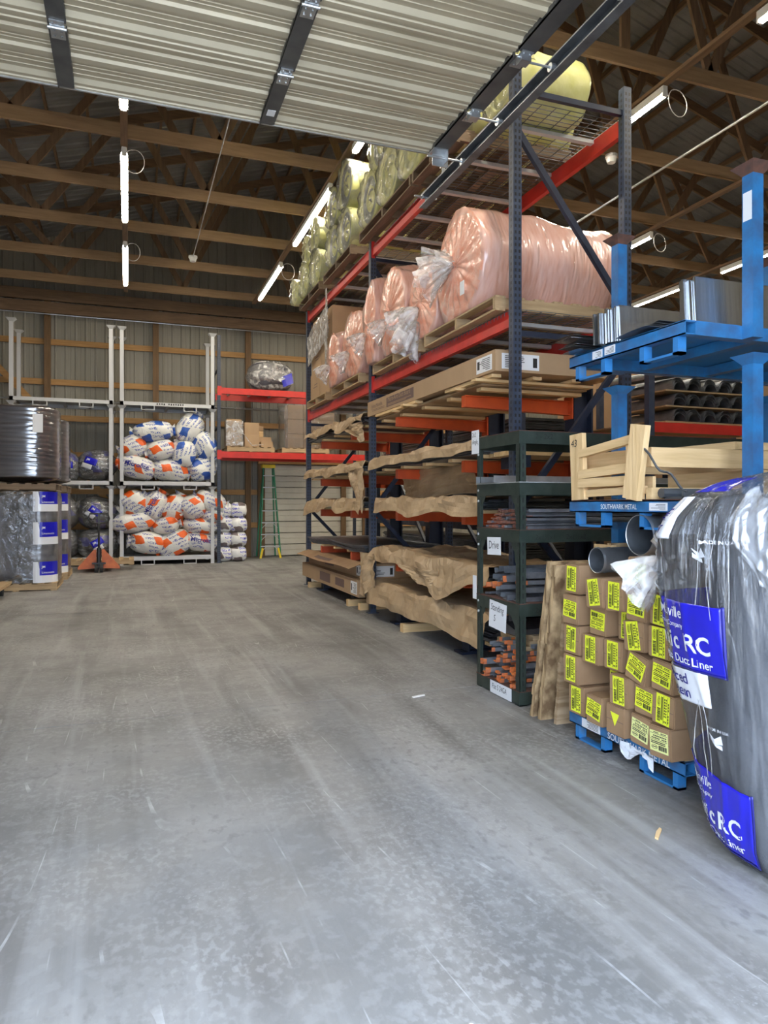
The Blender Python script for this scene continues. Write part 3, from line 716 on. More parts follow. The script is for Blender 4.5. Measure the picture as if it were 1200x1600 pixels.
# ------------------------------------------------------------------ cantilever rack inside, with orange arms
cr = thing('cantilever_rack', 'cantilever rack with orange arms and navy columns holding sheet metal', 'rack', (4.3, 8.6, 0))
CYS = (6.0, 7.75, 9.55, 11.2)
LV = (.66, 1.25, 1.74, 2.35)
for y in CYS:
    m = MB(); m.b(4.12, 4.14, y - .08, y + .08, .17, 2.78); m.b(4.32, 4.34, y - .08, y + .08, .17, 2.78); m.b(4.14, 4.32, y - .006, y + .006, .17, 2.78); m.build('column', NAVY, cr)
    m = MB(); m.b(2.98, 4.6, y - .075, y + .075, .02, .03); m.b(2.98, 4.6, y - .075, y + .075, .16, .17); m.b(2.98, 4.6, y - .006, y + .006, .03, .16); m.b(2.975, 2.985, y - .075, y + .075, .02, .17); m.b(2.9, 3.05, y - .09, y + .09, .0, .02); m.build('base_leg', NAVY, cr)
    for z in LV:
        x0 = 2.96
        m = MB(); m.b(x0, 4.1, y - .04, y + .04, z + .05, z + .058); m.prism([(x0, z - .05), (4.1, z - .08), (4.1, z - .072), (x0, z - .042)], 1, y - .04, y + .04); m.prism([(x0, z - .045), (4.1, z - .075), (4.1, z + .05), (x0, z + .05)], 1, y - .005, y + .035)
        m.b(x0 - .006, x0, y - .04, y + .04, z - .05, z + .058); m.b(4.1, 4.118, y - .07, y + .07, z - .12, z + .1)
        m.build('arm', ORANGE, cr)
for ya, yb in zip(CYS, CYS[1:]):
    for z in (.5, 2.0): MB().b(4.2, 4.25, ya, yb, z, z + .06).build('tie_bar', NAVY, cr)
    MB().bar((4.22, ya, .55), (4.22, yb, 2.0), .04, .04).build('tie_bar', NAVY, cr)
def steel_stack(label, x0, x1, y0, y1, z, n=4, th=.006, mat=DKSTEEL, paper=True, name='sheet_metal_bundle', over=.1, front=.06, seed=0, drape=0, wavy=.02, under=True):
    """flat sheets on lumber with a kraft paper cover that spills over the aisle edge"""
    t = thing(name, label, 'metal sheets', (x0, (y0 + y1) / 2, z), 0, 'sheet metal on the cantilever arms')
    zb = z
    if under:
        for k in range(5):
            yy = y0 + .12 + k * (y1 - y0 - .24) / 4
            MB().b(x0 + .02, x1 - .02, yy - .045, yy + .045, z, z + .03).build('lumber', PINE[0], t)
        zb = z + .03
    for k in range(n):
        dx, dy = random.uniform(-.03, .03), random.uniform(-.05, .05)
        def fs(u, v, k=k, dx=dx, dy=dy): return (x0 + dx + (x1 - x0) * u, y0 + dy + (y1 - y0) * v, zb + (k + 1) * (th + .006) + wavy * .3 * math.sin(v * 9 + seed) * (1 - u))
        MB().sheet(fs, 4, 10, th).build('steel_sheet', mat, t)
    zt_ = zb + n * (th + .006) + .012
    if paper:
        def fp(u, v):
            s = u * (x1 - x0 + over) ; y = y0 - .06 + (y1 - y0 + .12) * v
            w = wavy * (fbm((s * 2, y * 2, seed)) + .5 * math.sin(y * 5 + seed))
            cr_ = .5 * wavy * (abs(nz(s * 5, y * 4, seed)) + .5 * abs(nz(s * 11, y * 9, seed)))
            hang = over + wavy * 2 * nz(y * 1.5, seed) + drape * max(0, nz(y * .9, seed + 4))
            if s < hang:
                q = hang - s
                return (x0 - front - cr_ * 1.5 - .04 * nz(y * 3, q * 6, seed) - .02 * math.sin(y * 7 + seed) - q * .25, y, zt_ + .01 - q * .95)
            return (x0 - front + (s - hang), y, zt_ + .012 + abs(w) + cr_ + .02 * max(0, math.sin(y * 4 + seed)) * max(0, 1 - (s - hang) * 3))
        MB().sheet(fp, 30, 60, .002).build('paper_cover', KRAFT, t)
    return t
nears = 'near bay'
steel_stack('kraft paper covered sheet bundle lowest in the near bay, just above the floor', 2.90, 4.05, 5.35, 8.35, .17, 10, .014, over=.24, seed=1, wavy=.035, drape=.04)
steel_stack('dark sheets under torn kraft paper on the lowest orange arms, near bay', 2.92, 4.05, 5.4, 8.3, .718, 4, over=.12, seed=5, wavy=.06, drape=.35)
steel_stack('paper wrapped sheet bundle on the second orange arms, near bay', 2.92, 4.05, 5.5, 8.2, 1.308, 5, .010, over=.16, seed=9, wavy=.03)
steel_stack('grey sheets with overhanging kraft paper on the third orange arms, near bay', 2.92, 4.05, 5.5, 8.3, 1.798, 5, .012, over=.10, seed=12, wavy=.03)
steel_stack('bare dark sheets on pale lumber on the lowest orange arms, far bay', 2.92, 4.05, 8.85, 11.9, .718, 6, .010, paper=False, seed=3, wavy=.06)
steel_stack('paper wrapped sheets on the second orange arms, far bay', 2.92, 4.05, 8.8, 11.8, 1.308, 5, .008, over=.14, seed=21, wavy=.05, drape=.3)
steel_stack('dark sheets with crumpled kraft paper on the third orange arms, far bay', 2.92, 4.05, 8.8, 11.85, 1.798, 5, .008, over=.10, seed=25, wavy=.05)
steel_stack('dark sheets with a folded paper flap on the top orange arms, far bay', 2.92, 4.05, 8.8, 11.9, 2.408, 5, .010, over=.08, seed=33, wavy=.07)
steel_stack('boards and sheets on lumber on the top orange arms, near bay', 2.95, 4.05, 5.6, 8.4, 2.408, 2, .012, mat=PLYM, paper=False, seed=8, wavy=.0)
def hanging(label, x, ya, yb, ztop, zbot, seed, ang=.12, mat=KRAFT, taper=0):
    t = thing('kraft_paper_sheet', label, 'paper', (x, (ya + yb) / 2, ztop))
    def f(u, v):
        y = ya + (yb - ya) * u; k = 1 - taper * v * u
        return (x + .03 * math.sin(u * 9 + seed + v * 2) + ang * v * .3 + (.03 * fbm((u * 4, v * 4, seed)) + .02 * abs(nz(u * 9, v * 8, seed))), ya + (y - ya) * (1 - taper * v), ztop - (ztop - zbot) * v * (.85 + .15 * math.sin(u * 4 + seed)))
    MB().sheet(f, 26, 18, .003).build('paper', mat, t); return t
hanging('wide kraft paper curtain hanging behind the third arms in the near bay', 3.25, 6.3, 8.4, 1.80, 1.38, 4)
hanging('tall kraft paper strip hanging beside the middle navy post', 2.83, 8.72, 9.25, 1.86, 1.26, 2, taper=.5)
hanging('kraft paper flap folded down over the top arm, far bay', 2.84, 8.8, 9.7, 2.47, 2.2, 7, taper=.8)
hanging('torn kraft paper hanging in shreds in front of the middle navy post', 2.80, 8.05, 8.75, .78, .22, 11, ang=-.1, taper=.2)
hanging('torn kraft paper scrap hanging off the lowest arms, near bay', 2.80, 6.3, 7.3, .74, .5, 14, taper=.5)
# loose pallets boards + long flat duct board box on top arms
def longbox(label, x0, x1, y0, y1, z0, z1, name='cardboard_box', prints=(), rz=0, labels=True, flap=False):
    t = thing(name, label, 'box', ((x0 + x1) / 2, (y0 + y1) / 2, z0), rz)
    a, b, h = (x1 - x0) / 2, (y1 - y0) / 2, z1 - z0
    MB().b(-a, a, -b, b, 0, h).build('carton', CARD, t, local=True)
    for (yy, w, hh) in prints:
        MB().b(-a - .0012, -a, yy - w / 2, yy + w / 2, h * (.5 - hh / 2), h * (.5 + hh / 2)).build('printed_panel', BROWNP, t, local=True)
    if labels:
        for q in (0, 1):
            if q == 0: p = MB().b(-a - .0015, -a, -b + .06, -b + .34, h * .12, h * .85)
            else: p = MB().b(-a + .06, -a + .42, -b - .0015, -b, h * .12, h * .85)
            p = p.build('shipping_label', WHITE, t, local=True)
            m = MB()
            for k in range(7):
                zz = h * (.2 + .085 * k); L_ = random.uniform(.08, .2)
                if q == 0: m.b(-a - .0025, -a - .001, -b + .09, -b + .09 + L_, zz, zz + h * .03)
                else: m.b(-a + .09, -a + .09 + L_, -b - .0025, -b - .001, zz, zz + h * .03)
            if q == 0: m.b(-a - .0025, -a - .001, -b + .28, -b + .32, h * .3, h * .7)
            else: m.b(-a + .36, -a + .40, -b - .0025, -b - .001, h * .25, h * .7)
            m.build('print', INK, p, local=True)
    return t
t = longbox('long flat brown duct board carton on the top arms behind the nearest navy post', 2.88, 4.08, 5.25, 8.6, 2.505, 2.685, prints=((.55, .85, .62),))
text('Micro-Aire Duct Board', .075, 'lettering', CARD, t, org=(-.6025, .93, .095), right=(0, -1, 0), up=(0, 0, 1), depth=0, local=True)
MB().b(-.6026, -.601, .2, .93, .062, .068).b(-.6026, -.601, .35, .93, .048, .054).build('print_lines', CARD, t, local=True)
text('Johns Manville', .07, 'lettering', BROWNP, t, org=(-.6015, 1.52, .085), right=(0, -1, 0), up=(0, 0, 1), depth=0, local=True)
MB().b(-.6016, -.599, 1.05, 1.5, .062, .066).b(-.6016, -.599, 1.05, 1.5, .046, .050).build('print_lines', BROWNP, t, local=True)
for k, (x0, y0, y1, z, lb) in enumerate(((2.80, 5.35, 6.3, 2.449, 'near'), (2.78, 7.0, 8.3, 2.449, 'far'))):
    t = thing('lumber_skid', 'rough lumber skid sticking out under the long flat carton, %s one' % lb, 'pallet', (x0, y0, z))
    for j in range(2): MB().b(x0 + .05 * j, 4.0, y0 + .1 + j * .5, y0 + .19 + j * .5, z, z + .022).build('board', PINE[0], t)
    for j in range(3): MB().b(x0 + .1 + j * .4, x0 + .19 + j * .4, y0, y1, z + .022, z + .05).build('board', PINE[1], t)
t = longbox('flat printed duct board carton, lower of two by the far floor', 2.82, 4.0, 8.80, 11.95, .175, .40, prints=((-.7, .45, .5), (.1, .6, .6)))
t2 = longbox('flat duct board carton with a loose lid, upper of two by the far floor', 2.92, 4.0, 8.86, 11.9, .405, .60, prints=((.2, .5, .5),), labels=True)
lid = MB().sheet(lambda u, v: (2.93 - .2 * u, 8.95 + 3.05 * v, .605 - .07 * u + .01 * math.sin(v * 9)), 3, 12, .005).build('lid_flap', CARD2, t2)
MB().sheet(lambda u, v: (2.85 - .07 * u, 10.1 + .9 * v, .585 - .025 * u + .01 * math.sin((10.1 + .9 * v - 8.95) / 3.05 * 9)), 2, 3, .001).build('printed_panel', BROWNP, t2)
for k, (x, y) in enumerate(((2.82, 9.3), (2.84, 11.6), (2.8, 7.2), (2.86, 8.9))):
    t = MB().b(x, x + .7, y - .045, y + .045, .05 if False else .0, .09).build('wood_block', PINE[0], None, loc=(x, y, 0)); tag(t, 'pale lumber block on the floor under the rack, %s' % ('below the printed carton label end', 'near the far post', 'under the paper draped bundle', 'beside the middle navy post')[k], 'wood')

# ------------------------------------------------------------------ dark green shelving rack with steel profiles
GX0, GX1, GY0, GY1 = 2.53, 4.95, 4.27, 4.90
gr = thing('steel_shelving', 'dark green slotted steel shelving with handwritten size signs', 'shelving', (GX0, GY0, 0))
def gpost(x, y):
    m = MB(); sx = 1 if x < 3.5 else -1; sy = 1 if y < 4.5 else -1
    m.b(min(x, x + sx * .05), max(x, x + sx * .05), min(y, y + sy * .004), max(y, y + sy * .004), 0, 1.90)
    m.b(min(x, x + sx * .004), max(x, x + sx * .004), min(y, y + sy * .05), max(y, y + sy * .05), 0, 1.90)
    m.b(min(x, x + sx * .06), max(x, x + sx * .06), min(y, y + sy * .06), max(y, y + sy * .06), 0, .012)
    p = m.build('slotted_post', GREEN, gr); q = MB(); z = .08
    while z < 1.85:
        q.b(x + sx * .022, x + sx * .032, y - .001 if sy > 0 else y - .003, y + .003 if sy > 0 else y + .001, z, z + .035)
        q.b(x - .001 if sx > 0 else x - .003, x + .003 if sx > 0 else x + .001, y + sy * .022 - .005, y + sy * .022 + .005, z, z + .035); z += .06
    tag(q.build('slot_shade', BLKP, p), kind='stuff')  # black blocks put the shade of the openings into colour
for x in (GX0, GX1):
    for y in (GY0, GY1): gpost(x, y)
SH = (.10, .705, 1.215, 1.545, 1.90)
for k, z in enumerate(SH):
    s_ = MB(); s_.b(GX0 - .006, GX1 + .006, GY0 - .006, GY1 + .006, z - .004, z).b(GX0 + .006, GX1 - .006, GY0 + .006, GY1 - .006, z - .016, z - .004); sh = s_.build('shelf_board', [RUST, RUST, RUST, ZINC, RUST][k], gr)
    m = MB(); hh = .075
    m.b(GX0 - .003, GX0, GY0, GY1, z - .016 - hh, z - .004); m.b(GX1, GX1 + .003, GY0, GY1, z - .016 - hh, z - .004)
    m.b(GX0, GX1, GY0 - .003, GY0, z - .016 - hh, z - .004); m.b(GX0, GX1, GY1, GY1 + .003, z - .016 - hh, z - .004)
    m.build('shelf_rim', GREEN, gr)
    if 0 < k < 4:
        for (y, s) in ((GY1 - .055, -1), (GY0 + .055, 1)):
            m = MB(); m.prism([(y, z - .23), (y + s * .002, z - .09), (y + s * .07, z - .09), (y + s * .055, z - .12), (y + s * .02, z - .16), (y + s * .012, z - .23)], 0, GX0 + .004, GX0 + .009); m.build('gusset', GREEN, gr)
    if k:
        m = MB()
        for dz in (-.05, -.13): m.cyl((GX0 - .001, GY1 - .028, z + dz), (GX0 - .008, GY1 - .028, z + dz), .009, 8)
        m.build('bolt', ZINC, gr)
wr = dict(right=(0, -1, 0), up=(0, 0, 1), depth=.001)
def sign(label, y0, y1, z0, z1, lines, x=GX0 - .006, tilt=0, size=.06):
    t = thing('paper_sign', label, 'sign', (x, (y0 + y1) / 2, z0))
    o = MB().b(-.001, .001, -(y1 - y0) / 2, (y1 - y0) / 2, 0, z1 - z0).build('paper', WHITE, t, local=True)
    for k, s in enumerate(lines):
        text(s, size, 'handwriting', INK, t, org=(-.0012, (y1 - y0) / 2 * .82, (z1 - z0) - size * (1.0 + 1.1 * k)), right=(0, -1, 0), up=(0, 0, 1), shear=.12, local=True, sx=.8)
    t.rotation_euler = (tilt, 0, 0); return t
sign('white handwritten sign at the top left of the green shelving', 4.86, 4.98, 1.78, 1.96, ['2x2', 'Angle'], tilt=0, size=.05)
sign('white handwritten sign clipped under the third green shelf', 4.52, 4.72, 1.02, 1.15, ['Drive'], tilt=R(-2), size=.085)
sign('white handwritten sign hanging on the second green shelf', 4.45, 4.70, .48, .68, ['Standing', '   S'], tilt=R(4), size=.07)
sign('long white handwritten strip on the bottom rim of the green shelving', 4.37, 4.68, .005, .095, ['Flat S 24GA'], tilt=R(0), size=.055)
sign('small white tag on the left post of the green shelving', 4.90, 4.96, .66, .84, [], x=GX0 - .006)
for z, s in ((1.845, '2 - 2x2'), (1.145, '2x1½x1      2x1½x2'), (.64, '2x1x1½')):
    text(s, .05, 'handwriting', INK, gr, org=(GX0 + .12, GY0 - .0035, z), right=(1, 0, 0), up=(0, 0, 1), shear=.1)
ORD = ('first', 'second', 'third', 'fourth', 'fifth', 'sixth', 'seventh', 'eighth', 'ninth', 'tenth')
def channels(n, zbase, y0, y1, group, base, mat, h=.035, w=.05, L_=2.25, rows=3, endc=ENDP, seed=0, jx=.1, paint=.6):
    random.seed(seed); m_ = math.ceil(n / rows)
    for k in range(n):
        r_ = k // m_; c_ = k % m_
        hh = h * random.uniform(.55, 1); ww = w * random.uniform(.75, 1)
        y = y0 + (y1 - y0) * (c_ + .5) / m_; z = zbase + r_ * (h + .004); x = GX0 + .05 + random.uniform(-jx, jx * .4) + .02 * r_
        t = thing('steel_profile', '%s, layer %s up, %s from left' % (base, ORD[r_], ORD[m_ - 1 - c_]), 'steel profile', (x, y, z), 0, group)
        q = .0025
        P = [(-ww / 2, 0), (ww / 2, 0), (ww / 2, hh), (ww / 2 - q, hh), (ww / 2 - q, q), (-ww / 2 + q, q), (-ww / 2 + q, hh), (-ww / 2, hh)]
        kind = random.random()
        if kind < .4: P = [(-ww / 2, 0), (ww / 2, 0), (ww / 2, q), (-ww / 2 + q, q), (-ww / 2 + q, hh), (-ww / 2, hh)]
        elif kind < .6: P = [(-ww / 2, 0), (ww / 2, 0), (ww / 2, hh * .45), (-ww / 2, hh * .45)]
        pl = .022 + .03 * random.random()
        MB().prism(P, 0, pl, L_).build('profile', mat, t, local=True)
        MB().prism(P, 0, 0, pl).build('painted_end' if random.random() < paint else 'cut_end', endc if random.random() < paint else mat, t, local=True)
        if random.random() < .25: MB().b(.35 + random.random() * .3, .75 + random.random() * .3, -ww * .4, ww * .4, hh, hh + .0015).build('paper_label', WHITE, t, local=True)
        t.rotation_euler = (random.uniform(-.25, .25), 0, random.uniform(-.012, .012))
channels(49, .104, 4.33, 4.80, 'orange ended flat steel profiles on the bottom green shelf', 'grey steel profile on the bottom green shelf', PROF, h=.040, w=.056, rows=7, seed=3, jx=.12, paint=.88)
channels(20, .71, 4.32, 4.86, 'larger steel profiles on the second green shelf', 'large steel channel on the second green shelf', PROF, h=.05, w=.085, rows=4, seed=4, jx=.06, paint=.4)
channels(50, 1.22, 4.32, 4.86, 'thin drive cleats on the third green shelf', 'thin drive cleat on the third green shelf', PROF, h=.024, w=.040, rows=5, seed=5, jx=.03, paint=.8, endc=M('red_brown_end', (.42, .12, .06), (.2, .1, .07), 30, .6))
t = thing('galvanised_channel', 'clear shiny galvanised channel lying on the fourth green shelf', 'steel profile', (GX0 - .02, 4.7, 1.55))
MB().prism([(4.58, 1.547), (4.86, 1.547), (4.86, 1.60), (4.856, 1.60), (4.856, 1.551), (4.584, 1.551), (4.584, 1.6), (4.58, 1.6)], 0, GX0 - .03, 4.6).build('channel', GALV, t)
t = thing('steel_profile', 'dark bent offcut lying on wood between bottom green shelves', 'steel profile', (2.7, 4.6, .5)); MB().prism([(4.45, .452), (4.75, .452), (4.75, .49), (4.6, .53), (4.45, .49)], 0, 2.6, 3.8).build('offcut', BLKSTEEL, t)
for k, (z, x0) in enumerate(((.33, 2.62), (.365, 2.66), (.40, 2.6))):
    pass
for k in range(3):
    t = tag(MB().b(2.66 + .03 * k, 4.6, 4.40, 4.82, .345 + k * .036, .378 + k * .036).build('wood_board', PALW[0], None, loc=(2.66, 4.6, .345)), 'brown board under the second green shelf, %s of three' % ('lowest', 'middle', 'top')[k], 'wood')

# ------------------------------------------------------------------ leaning boards
bd = (('rough edged chipboard leaning beside the green shelving, leftmost of three', 4.04, 3.83, .035, 1.03, 2.49, OSB), ('chipboard leaning in the middle of three boards', 3.955, 3.78, .04, 1.01, 2.50, OSB), ('plywood sheet with wavy grain leaning nearest the yellow labelled boxes', 3.84, 3.735, .03, .80, 2.54, PLYM))
for k, (lb, yb_, yt_, th, zt_, x0, mt) in enumerate(bd):
    t = thing('leaning_board', lb, 'board', (x0, yb_, 0))
    m = MB(); n = 14
    for i in range(n):
        za, zb2 = zt_ * i / n, zt_ * (i + 1) / n; w = .012 * nz(i * .8, k * 3.)
        f = lambda z: yb_ + (yt_ - yb_) * z / zt_
        m.prism([(f(za), za), (f(za) + th, za), (f(zb2) + th, zb2), (f(zb2), zb2)], 0, x0 + w, x0 + 1.25)
    m.build('board', mt, t)
ob = thing('chipboard_offcut', 'pale chipboard offcut standing behind the top left yellow labelled box', 'board', (2.75, 3.6, 1.0))
MB().b(2.68, 3.4, 3.48, 3.52, 1.03, 1.16).build('board', OSB, ob); MB().b(2.66, 2.70, 3.46, 3.62, 1.03, 1.15).build('end_block', PINE[2], ob)

# ------------------------------------------------------------------ blue stacking racks
def blue_rack(label, x0, x1, y0, y1, z, ph, foot=True, rust=False, sten=False, cap=True):
    t = thing('stacking_rack', label, 'rack', (x0, y0, z), 0, 'blue stacking racks')
    hb = .065; z1 = z + hb
    m = MB()
    def hollow(xa, xb, ya, yb, za, zb):  # rectangular tube along Y, open ends
        k = .006; m.b(xa, xb, ya, yb, za, za + k); m.b(xa, xb, ya, yb, zb - k, zb); m.b(xa, xa + k, ya, yb, za, zb); m.b(xb - k, xb, ya, yb, za, zb)
    hollow(x0, x0 + .07, y0, y1, z, z1); hollow(x1 - .07, x1, y0, y1, z, z1)
    m.b(x0 + .07, x1 - .07, y0 + .0, y0 + .06, z, z1); m.b(x0 + .07, x1 - .07, y1 - .06, y1, z, z1)
    for k in range(1, 4): xx = x0 + (x1 - x0) * k / 4; m.b(xx - .03, xx + .03, y0 + .06, y1 - .06, z + .005, z1 - .005)
    m.build('base_frame', BLUE, t)
    if foot:
        for xx in (x0 + .005, x1 - .055):
            for yy in (y0 + .05, y1 - .33):
                m = MB(); zf = z - .0
                fz = z - .085
                for q in (yy, yy + .24): m.b(xx, xx + .05, q, q + .035, fz, z)
                m.b(xx, xx + .05, yy + .0, yy + .275, fz - .0, fz + .012); m.build('fork_loop', BLUEW, t)
    for px_ in (x0 + .387, x1 - .387):
        for py_ in (y0 - .034, y1 + .034):
            m = MB(); m.prism([(px_ - .033, py_ - .033), (px_ + .033, py_ - .033), (px_ + .033, py_ + .033), (px_ - .033, py_ + .033)], 2, z, z1 + ph)
            p = m.build('corner_post', BLUE, t)
            if cap:
                zz = z1 + ph; vs = [(px_ + sx * a, py_ + sy * a, q) for a, q in ((.033, zz - .045), (.072, zz)) for sx, sy in ((-1, -1), (1, -1), (1, 1), (-1, 1))]
                MB().add(vs, [(0, 1, 5, 4), (1, 2, 6, 5), (2, 3, 7, 6), (3, 0, 4, 7), (0, 3, 2, 1), (4, 5, 6, 7)]).build('flared_cap', RUST if rust else BLUE, p)
    return t
BX0, BX1, BY0, BY1 = 2.5, 4.5, 2.70, 3.64
b1 = blue_rack('blue stacking rack on the floor carrying the yellow labelled boxes', BX0, BX1, BY0, BY1, .087, 1.128)
b2 = blue_rack('middle blue stacking rack carrying the pale wooden crate', BX0, BX1, BY0, BY1, 1.345, .71)
b3 = blue_rack('top blue stacking rack carrying the shiny metal plates', BX0, BX1, BY0, BY1, 2.205, .78, rust=True)
FW = dict(right=(0, -1, 0), up=(0, 0, 1))
text('SOUTHWARK METAL', .038, 'stencil_lettering', WHITE, b2, org=(BX0 - .0005, 3.34, 1.364), bold=.01, sx=.82, **FW)
text('SOUTHWARK METAL', .05, 'stencil_lettering', WHITE, b1, org=(BX0 - .0005, 3.28, .095), bold=.01, **FW)
def sticker(parent, y, z, w, h, x=BX0):
    o = MB().b(x - .0015, x, y - w / 2, y + w / 2, z - h / 2, z + h / 2).build('sticker', WHITE, parent)
    m = MB()
    for k in range(5): m.b(x - .0022, x - .001, y - w * .4, y - w * .4 + w * random.uniform(.3, .8), z - h * .35 + k * h * .15, z - h * .35 + k * h * .15 + h * .05)
    m.build('print', INK, o)
m = MB().b(2.8525, 2.8538, 2.640, 2.692, 2.78, 2.92).build('peeling_label', WHITE, b3)
sticker(b2, 2.88, 1.378, .13, .04); sticker(b3, 3.37, 2.238, .09, .045); sticker(b3, 3.26, 2.242, .09, .045); sticker(b1, 3.43, .118, .17, .05)
MB().sheet(lambda u, v: (BX0 - .012 - .02 * nz(u * 6, v * 6), 3.16 - .26 * u, .13 - .02 * u - (.05 + .035 * math.sin(u * 7)) * v), 12, 6, .002).build('torn_film', WHITEL, b1)
# deck board on racks 2 and 3
box('deck', RUST, b2, BX0 + .01, BX1 - .01, BY0 + .01, BY1 - .01, 1.41, 1.416)
MB().b(BX0 + .01, BX1 - .01, BY0 + .01, BY1 - .01, 2.27, 2.276).build('deck', BLUEW, b3)
box('deck', PALW[0], b1, BX0 + .02, BX1 - .02, BY0 + .02, BY1 - .02, .152, .158)
# ------------------------------------------------------------------ yellow labelled boxes
lblmesh = {}
def ylabel(parent, w, h, rot, mat=YELLOW, torn=False):
    """printed label on the end face (x = 0 side, facing -X), local coordinates about the label centre"""
    key = (round(w, 3), round(h, 3), mat.name)
    if key not in lblmesh:
        a = MB().b(-.0015, 0, -w / 2, w / 2, -h / 2, h / 2); p = MB()
        q = -w * .42
        random.seed(int(w * 1e4 + h * 100))
        while q < w * .0:
            e = random.choice((.0016, .003, .0045)); p.b(-.0025, -.001, q, q + e, -h * .40, -h * .17); q += e + random.choice((.0016, .003))
        for zf in (.06, .36): p.b(-.0025, -.001, -w * .46, w * .46, h * zf, h * zf + .0015)
        for zf in (-.12, -.04): p.b(-.0025, -.001, -w * .36, w * .42, h * zf, h * zf + .004)
        for k in range(18): 
            yy = -w * .42 + (k % 9) * w * .093; zz = h * (.12 if k < 9 else .23)
            if random.random() < .85: p.b(-.0025, -.001, yy, yy + w * .06, zz, zz + h * .06)
        for k in range(7):
            if k != 3: p.b(-.0025, -.001, w * (-.4 + .1 * k), w * (-.33 + .1 * k), h * .41, h * .455)
        for a_ in range(14):  # oval certification mark
            t0, t1 = a_ / 14 * 6.283, (a_ + 1) / 14 * 6.283
            p.bar((-.0018, w * .24 + math.cos(t0) * w * .16, -h * .29 + math.sin(t0) * h * .1), (-.0018, w * .24 + math.cos(t1) * w * .16, -h * .29 + math.sin(t1) * h * .1), .0016, .0016, up=(1, 0, 0))
        p.b(-.0025, -.001, w * .13, w * .35, -h * .31, -h * .27)
        lblmesh[key] = (a, p)
    a, p = lblmesh[key]
    o = a.build('yellow_label', mat, parent, local=True); q = p.build('print', INK, o, local=True)
    o.rotation_euler = (rot, 0, 0); return o
BW, BH, BL = .148, .172, .93
cols = [  # y, base z, x, box tilt, label rotation, height
 (3.53, 0.160, 2.47, 0, 90, .172), (3.335, .160, 2.45, 0, 8, .162), (3.14, .160, 2.44, 0, None, .162), (2.955, .160, 2.45, 2, 5, .154), (2.775, .160, 2.42, -3, 0, .154),
 (3.56, .336, 2.45, 0, 90, .172), (3.27, .326, 2.56, 0, 180, .162), (3.10, .326, 2.43, 0, 88, .162), (2.935, .320, 2.46, 0, 6, .154), (2.77, .320, 2.43, 1, 92, .154),
 (3.55, .512, 2.45, 0, -88, .172), (3.37, .492, 2.45, 0, 90, .162), (3.20, .492, 2.47, 0, 90, .162), (2.99, .482, 2.44, 12, 10, .150), (2.79, .478, 2.44, 3, 5, .154),
 (3.55, .688, 2.44, 0, 4, .172), (3.33, .658, 2.47, 0, 184, .162), (3.115, .66, 2.50, 0, 92, .162), (2.965, .642, 2.42, -4, 84, .154), (2.80, .640, 2.43, 0, 90, .154),
 (3.56, .864, 2.46, 0, 92, .172), (3.105, .826, 2.41, -5, 96, .160), (2.95, .798, 2.42, 0, 4, .150), (2.79, .798, 2.43, 3, 90, .150), (3.262, .824, 2.40, -4, 84, .164),
 (2.97, .965, 2.44, 3, 184, .154)]
rown = ('lowest', 'second', 'third', 'fourth', 'fifth', 'top'); orden = ('leftmost', 'second from left', 'middle', 'second from right', 'rightmost')
for k, (y, z, x, rb, rl, BH) in enumerate(cols):
    r_ = min(k // 5, 5)
    lab = 'brown box with yellow label on blue rack, %s, %s row from below' % (orden[k % 5], rown[r_]) if k < 25 else 'single brown box with yellow label on top of the pile'
    if k == 2: lab = 'long brown box whose yellow label is torn to a small triangle, bottom row'
    t = thing('labelled_box', lab, 'box', (x, y, z), 0, 'brown boxes with yellow labels')
    w = BW * random.uniform(.96, 1.04); h = BH * .985
    o = MB().b(0, BL, -w / 2, w / 2, 0, h).build('carton', CARD2, t, local=True)
    import bmesh
    bm = bmesh.new(); bm.from_mesh(o.data); bmesh.ops.bevel(bm, geom=list(bm.edges), offset=.005, segments=2, affect='EDGES'); bm.to_mesh(o.data); bm.free()
    MB().b(-.0008, .002, -w / 2 + .006, w / 2 - .006, h * .48, h * .495).build('flap_seam', BROWNP, t, local=True)
    if rl is not None:
        lw, lh = (.125, .098) if abs(math.cos(R(rl))) > .7 else (.135, .100)
        l = ylabel(t, lw if abs(math.cos(R(rl))) > .7 else lh + .045, lh if abs(math.cos(R(rl))) > .7 else lh - .01, R(rl), PALEY if k in (3, 4) else YELLOW)
        l.location = (-.001, random.uniform(-.004, .004), h * .52)
    else:
        MB().add([(-.002, .035, .12), (-.002, -.035, .115), (-.002, .0, .05), (-.0005, .035, .12), (-.0005, -.035, .115), (-.0005, .0, .05)], [(0, 1, 2), (3, 5, 4), (0, 3, 4, 1), (1, 4, 5, 2), (2, 5, 3, 0)]).build('torn_label', YELLOW, t, local=True)
    t.rotation_euler = (R(rb), 0, 0)
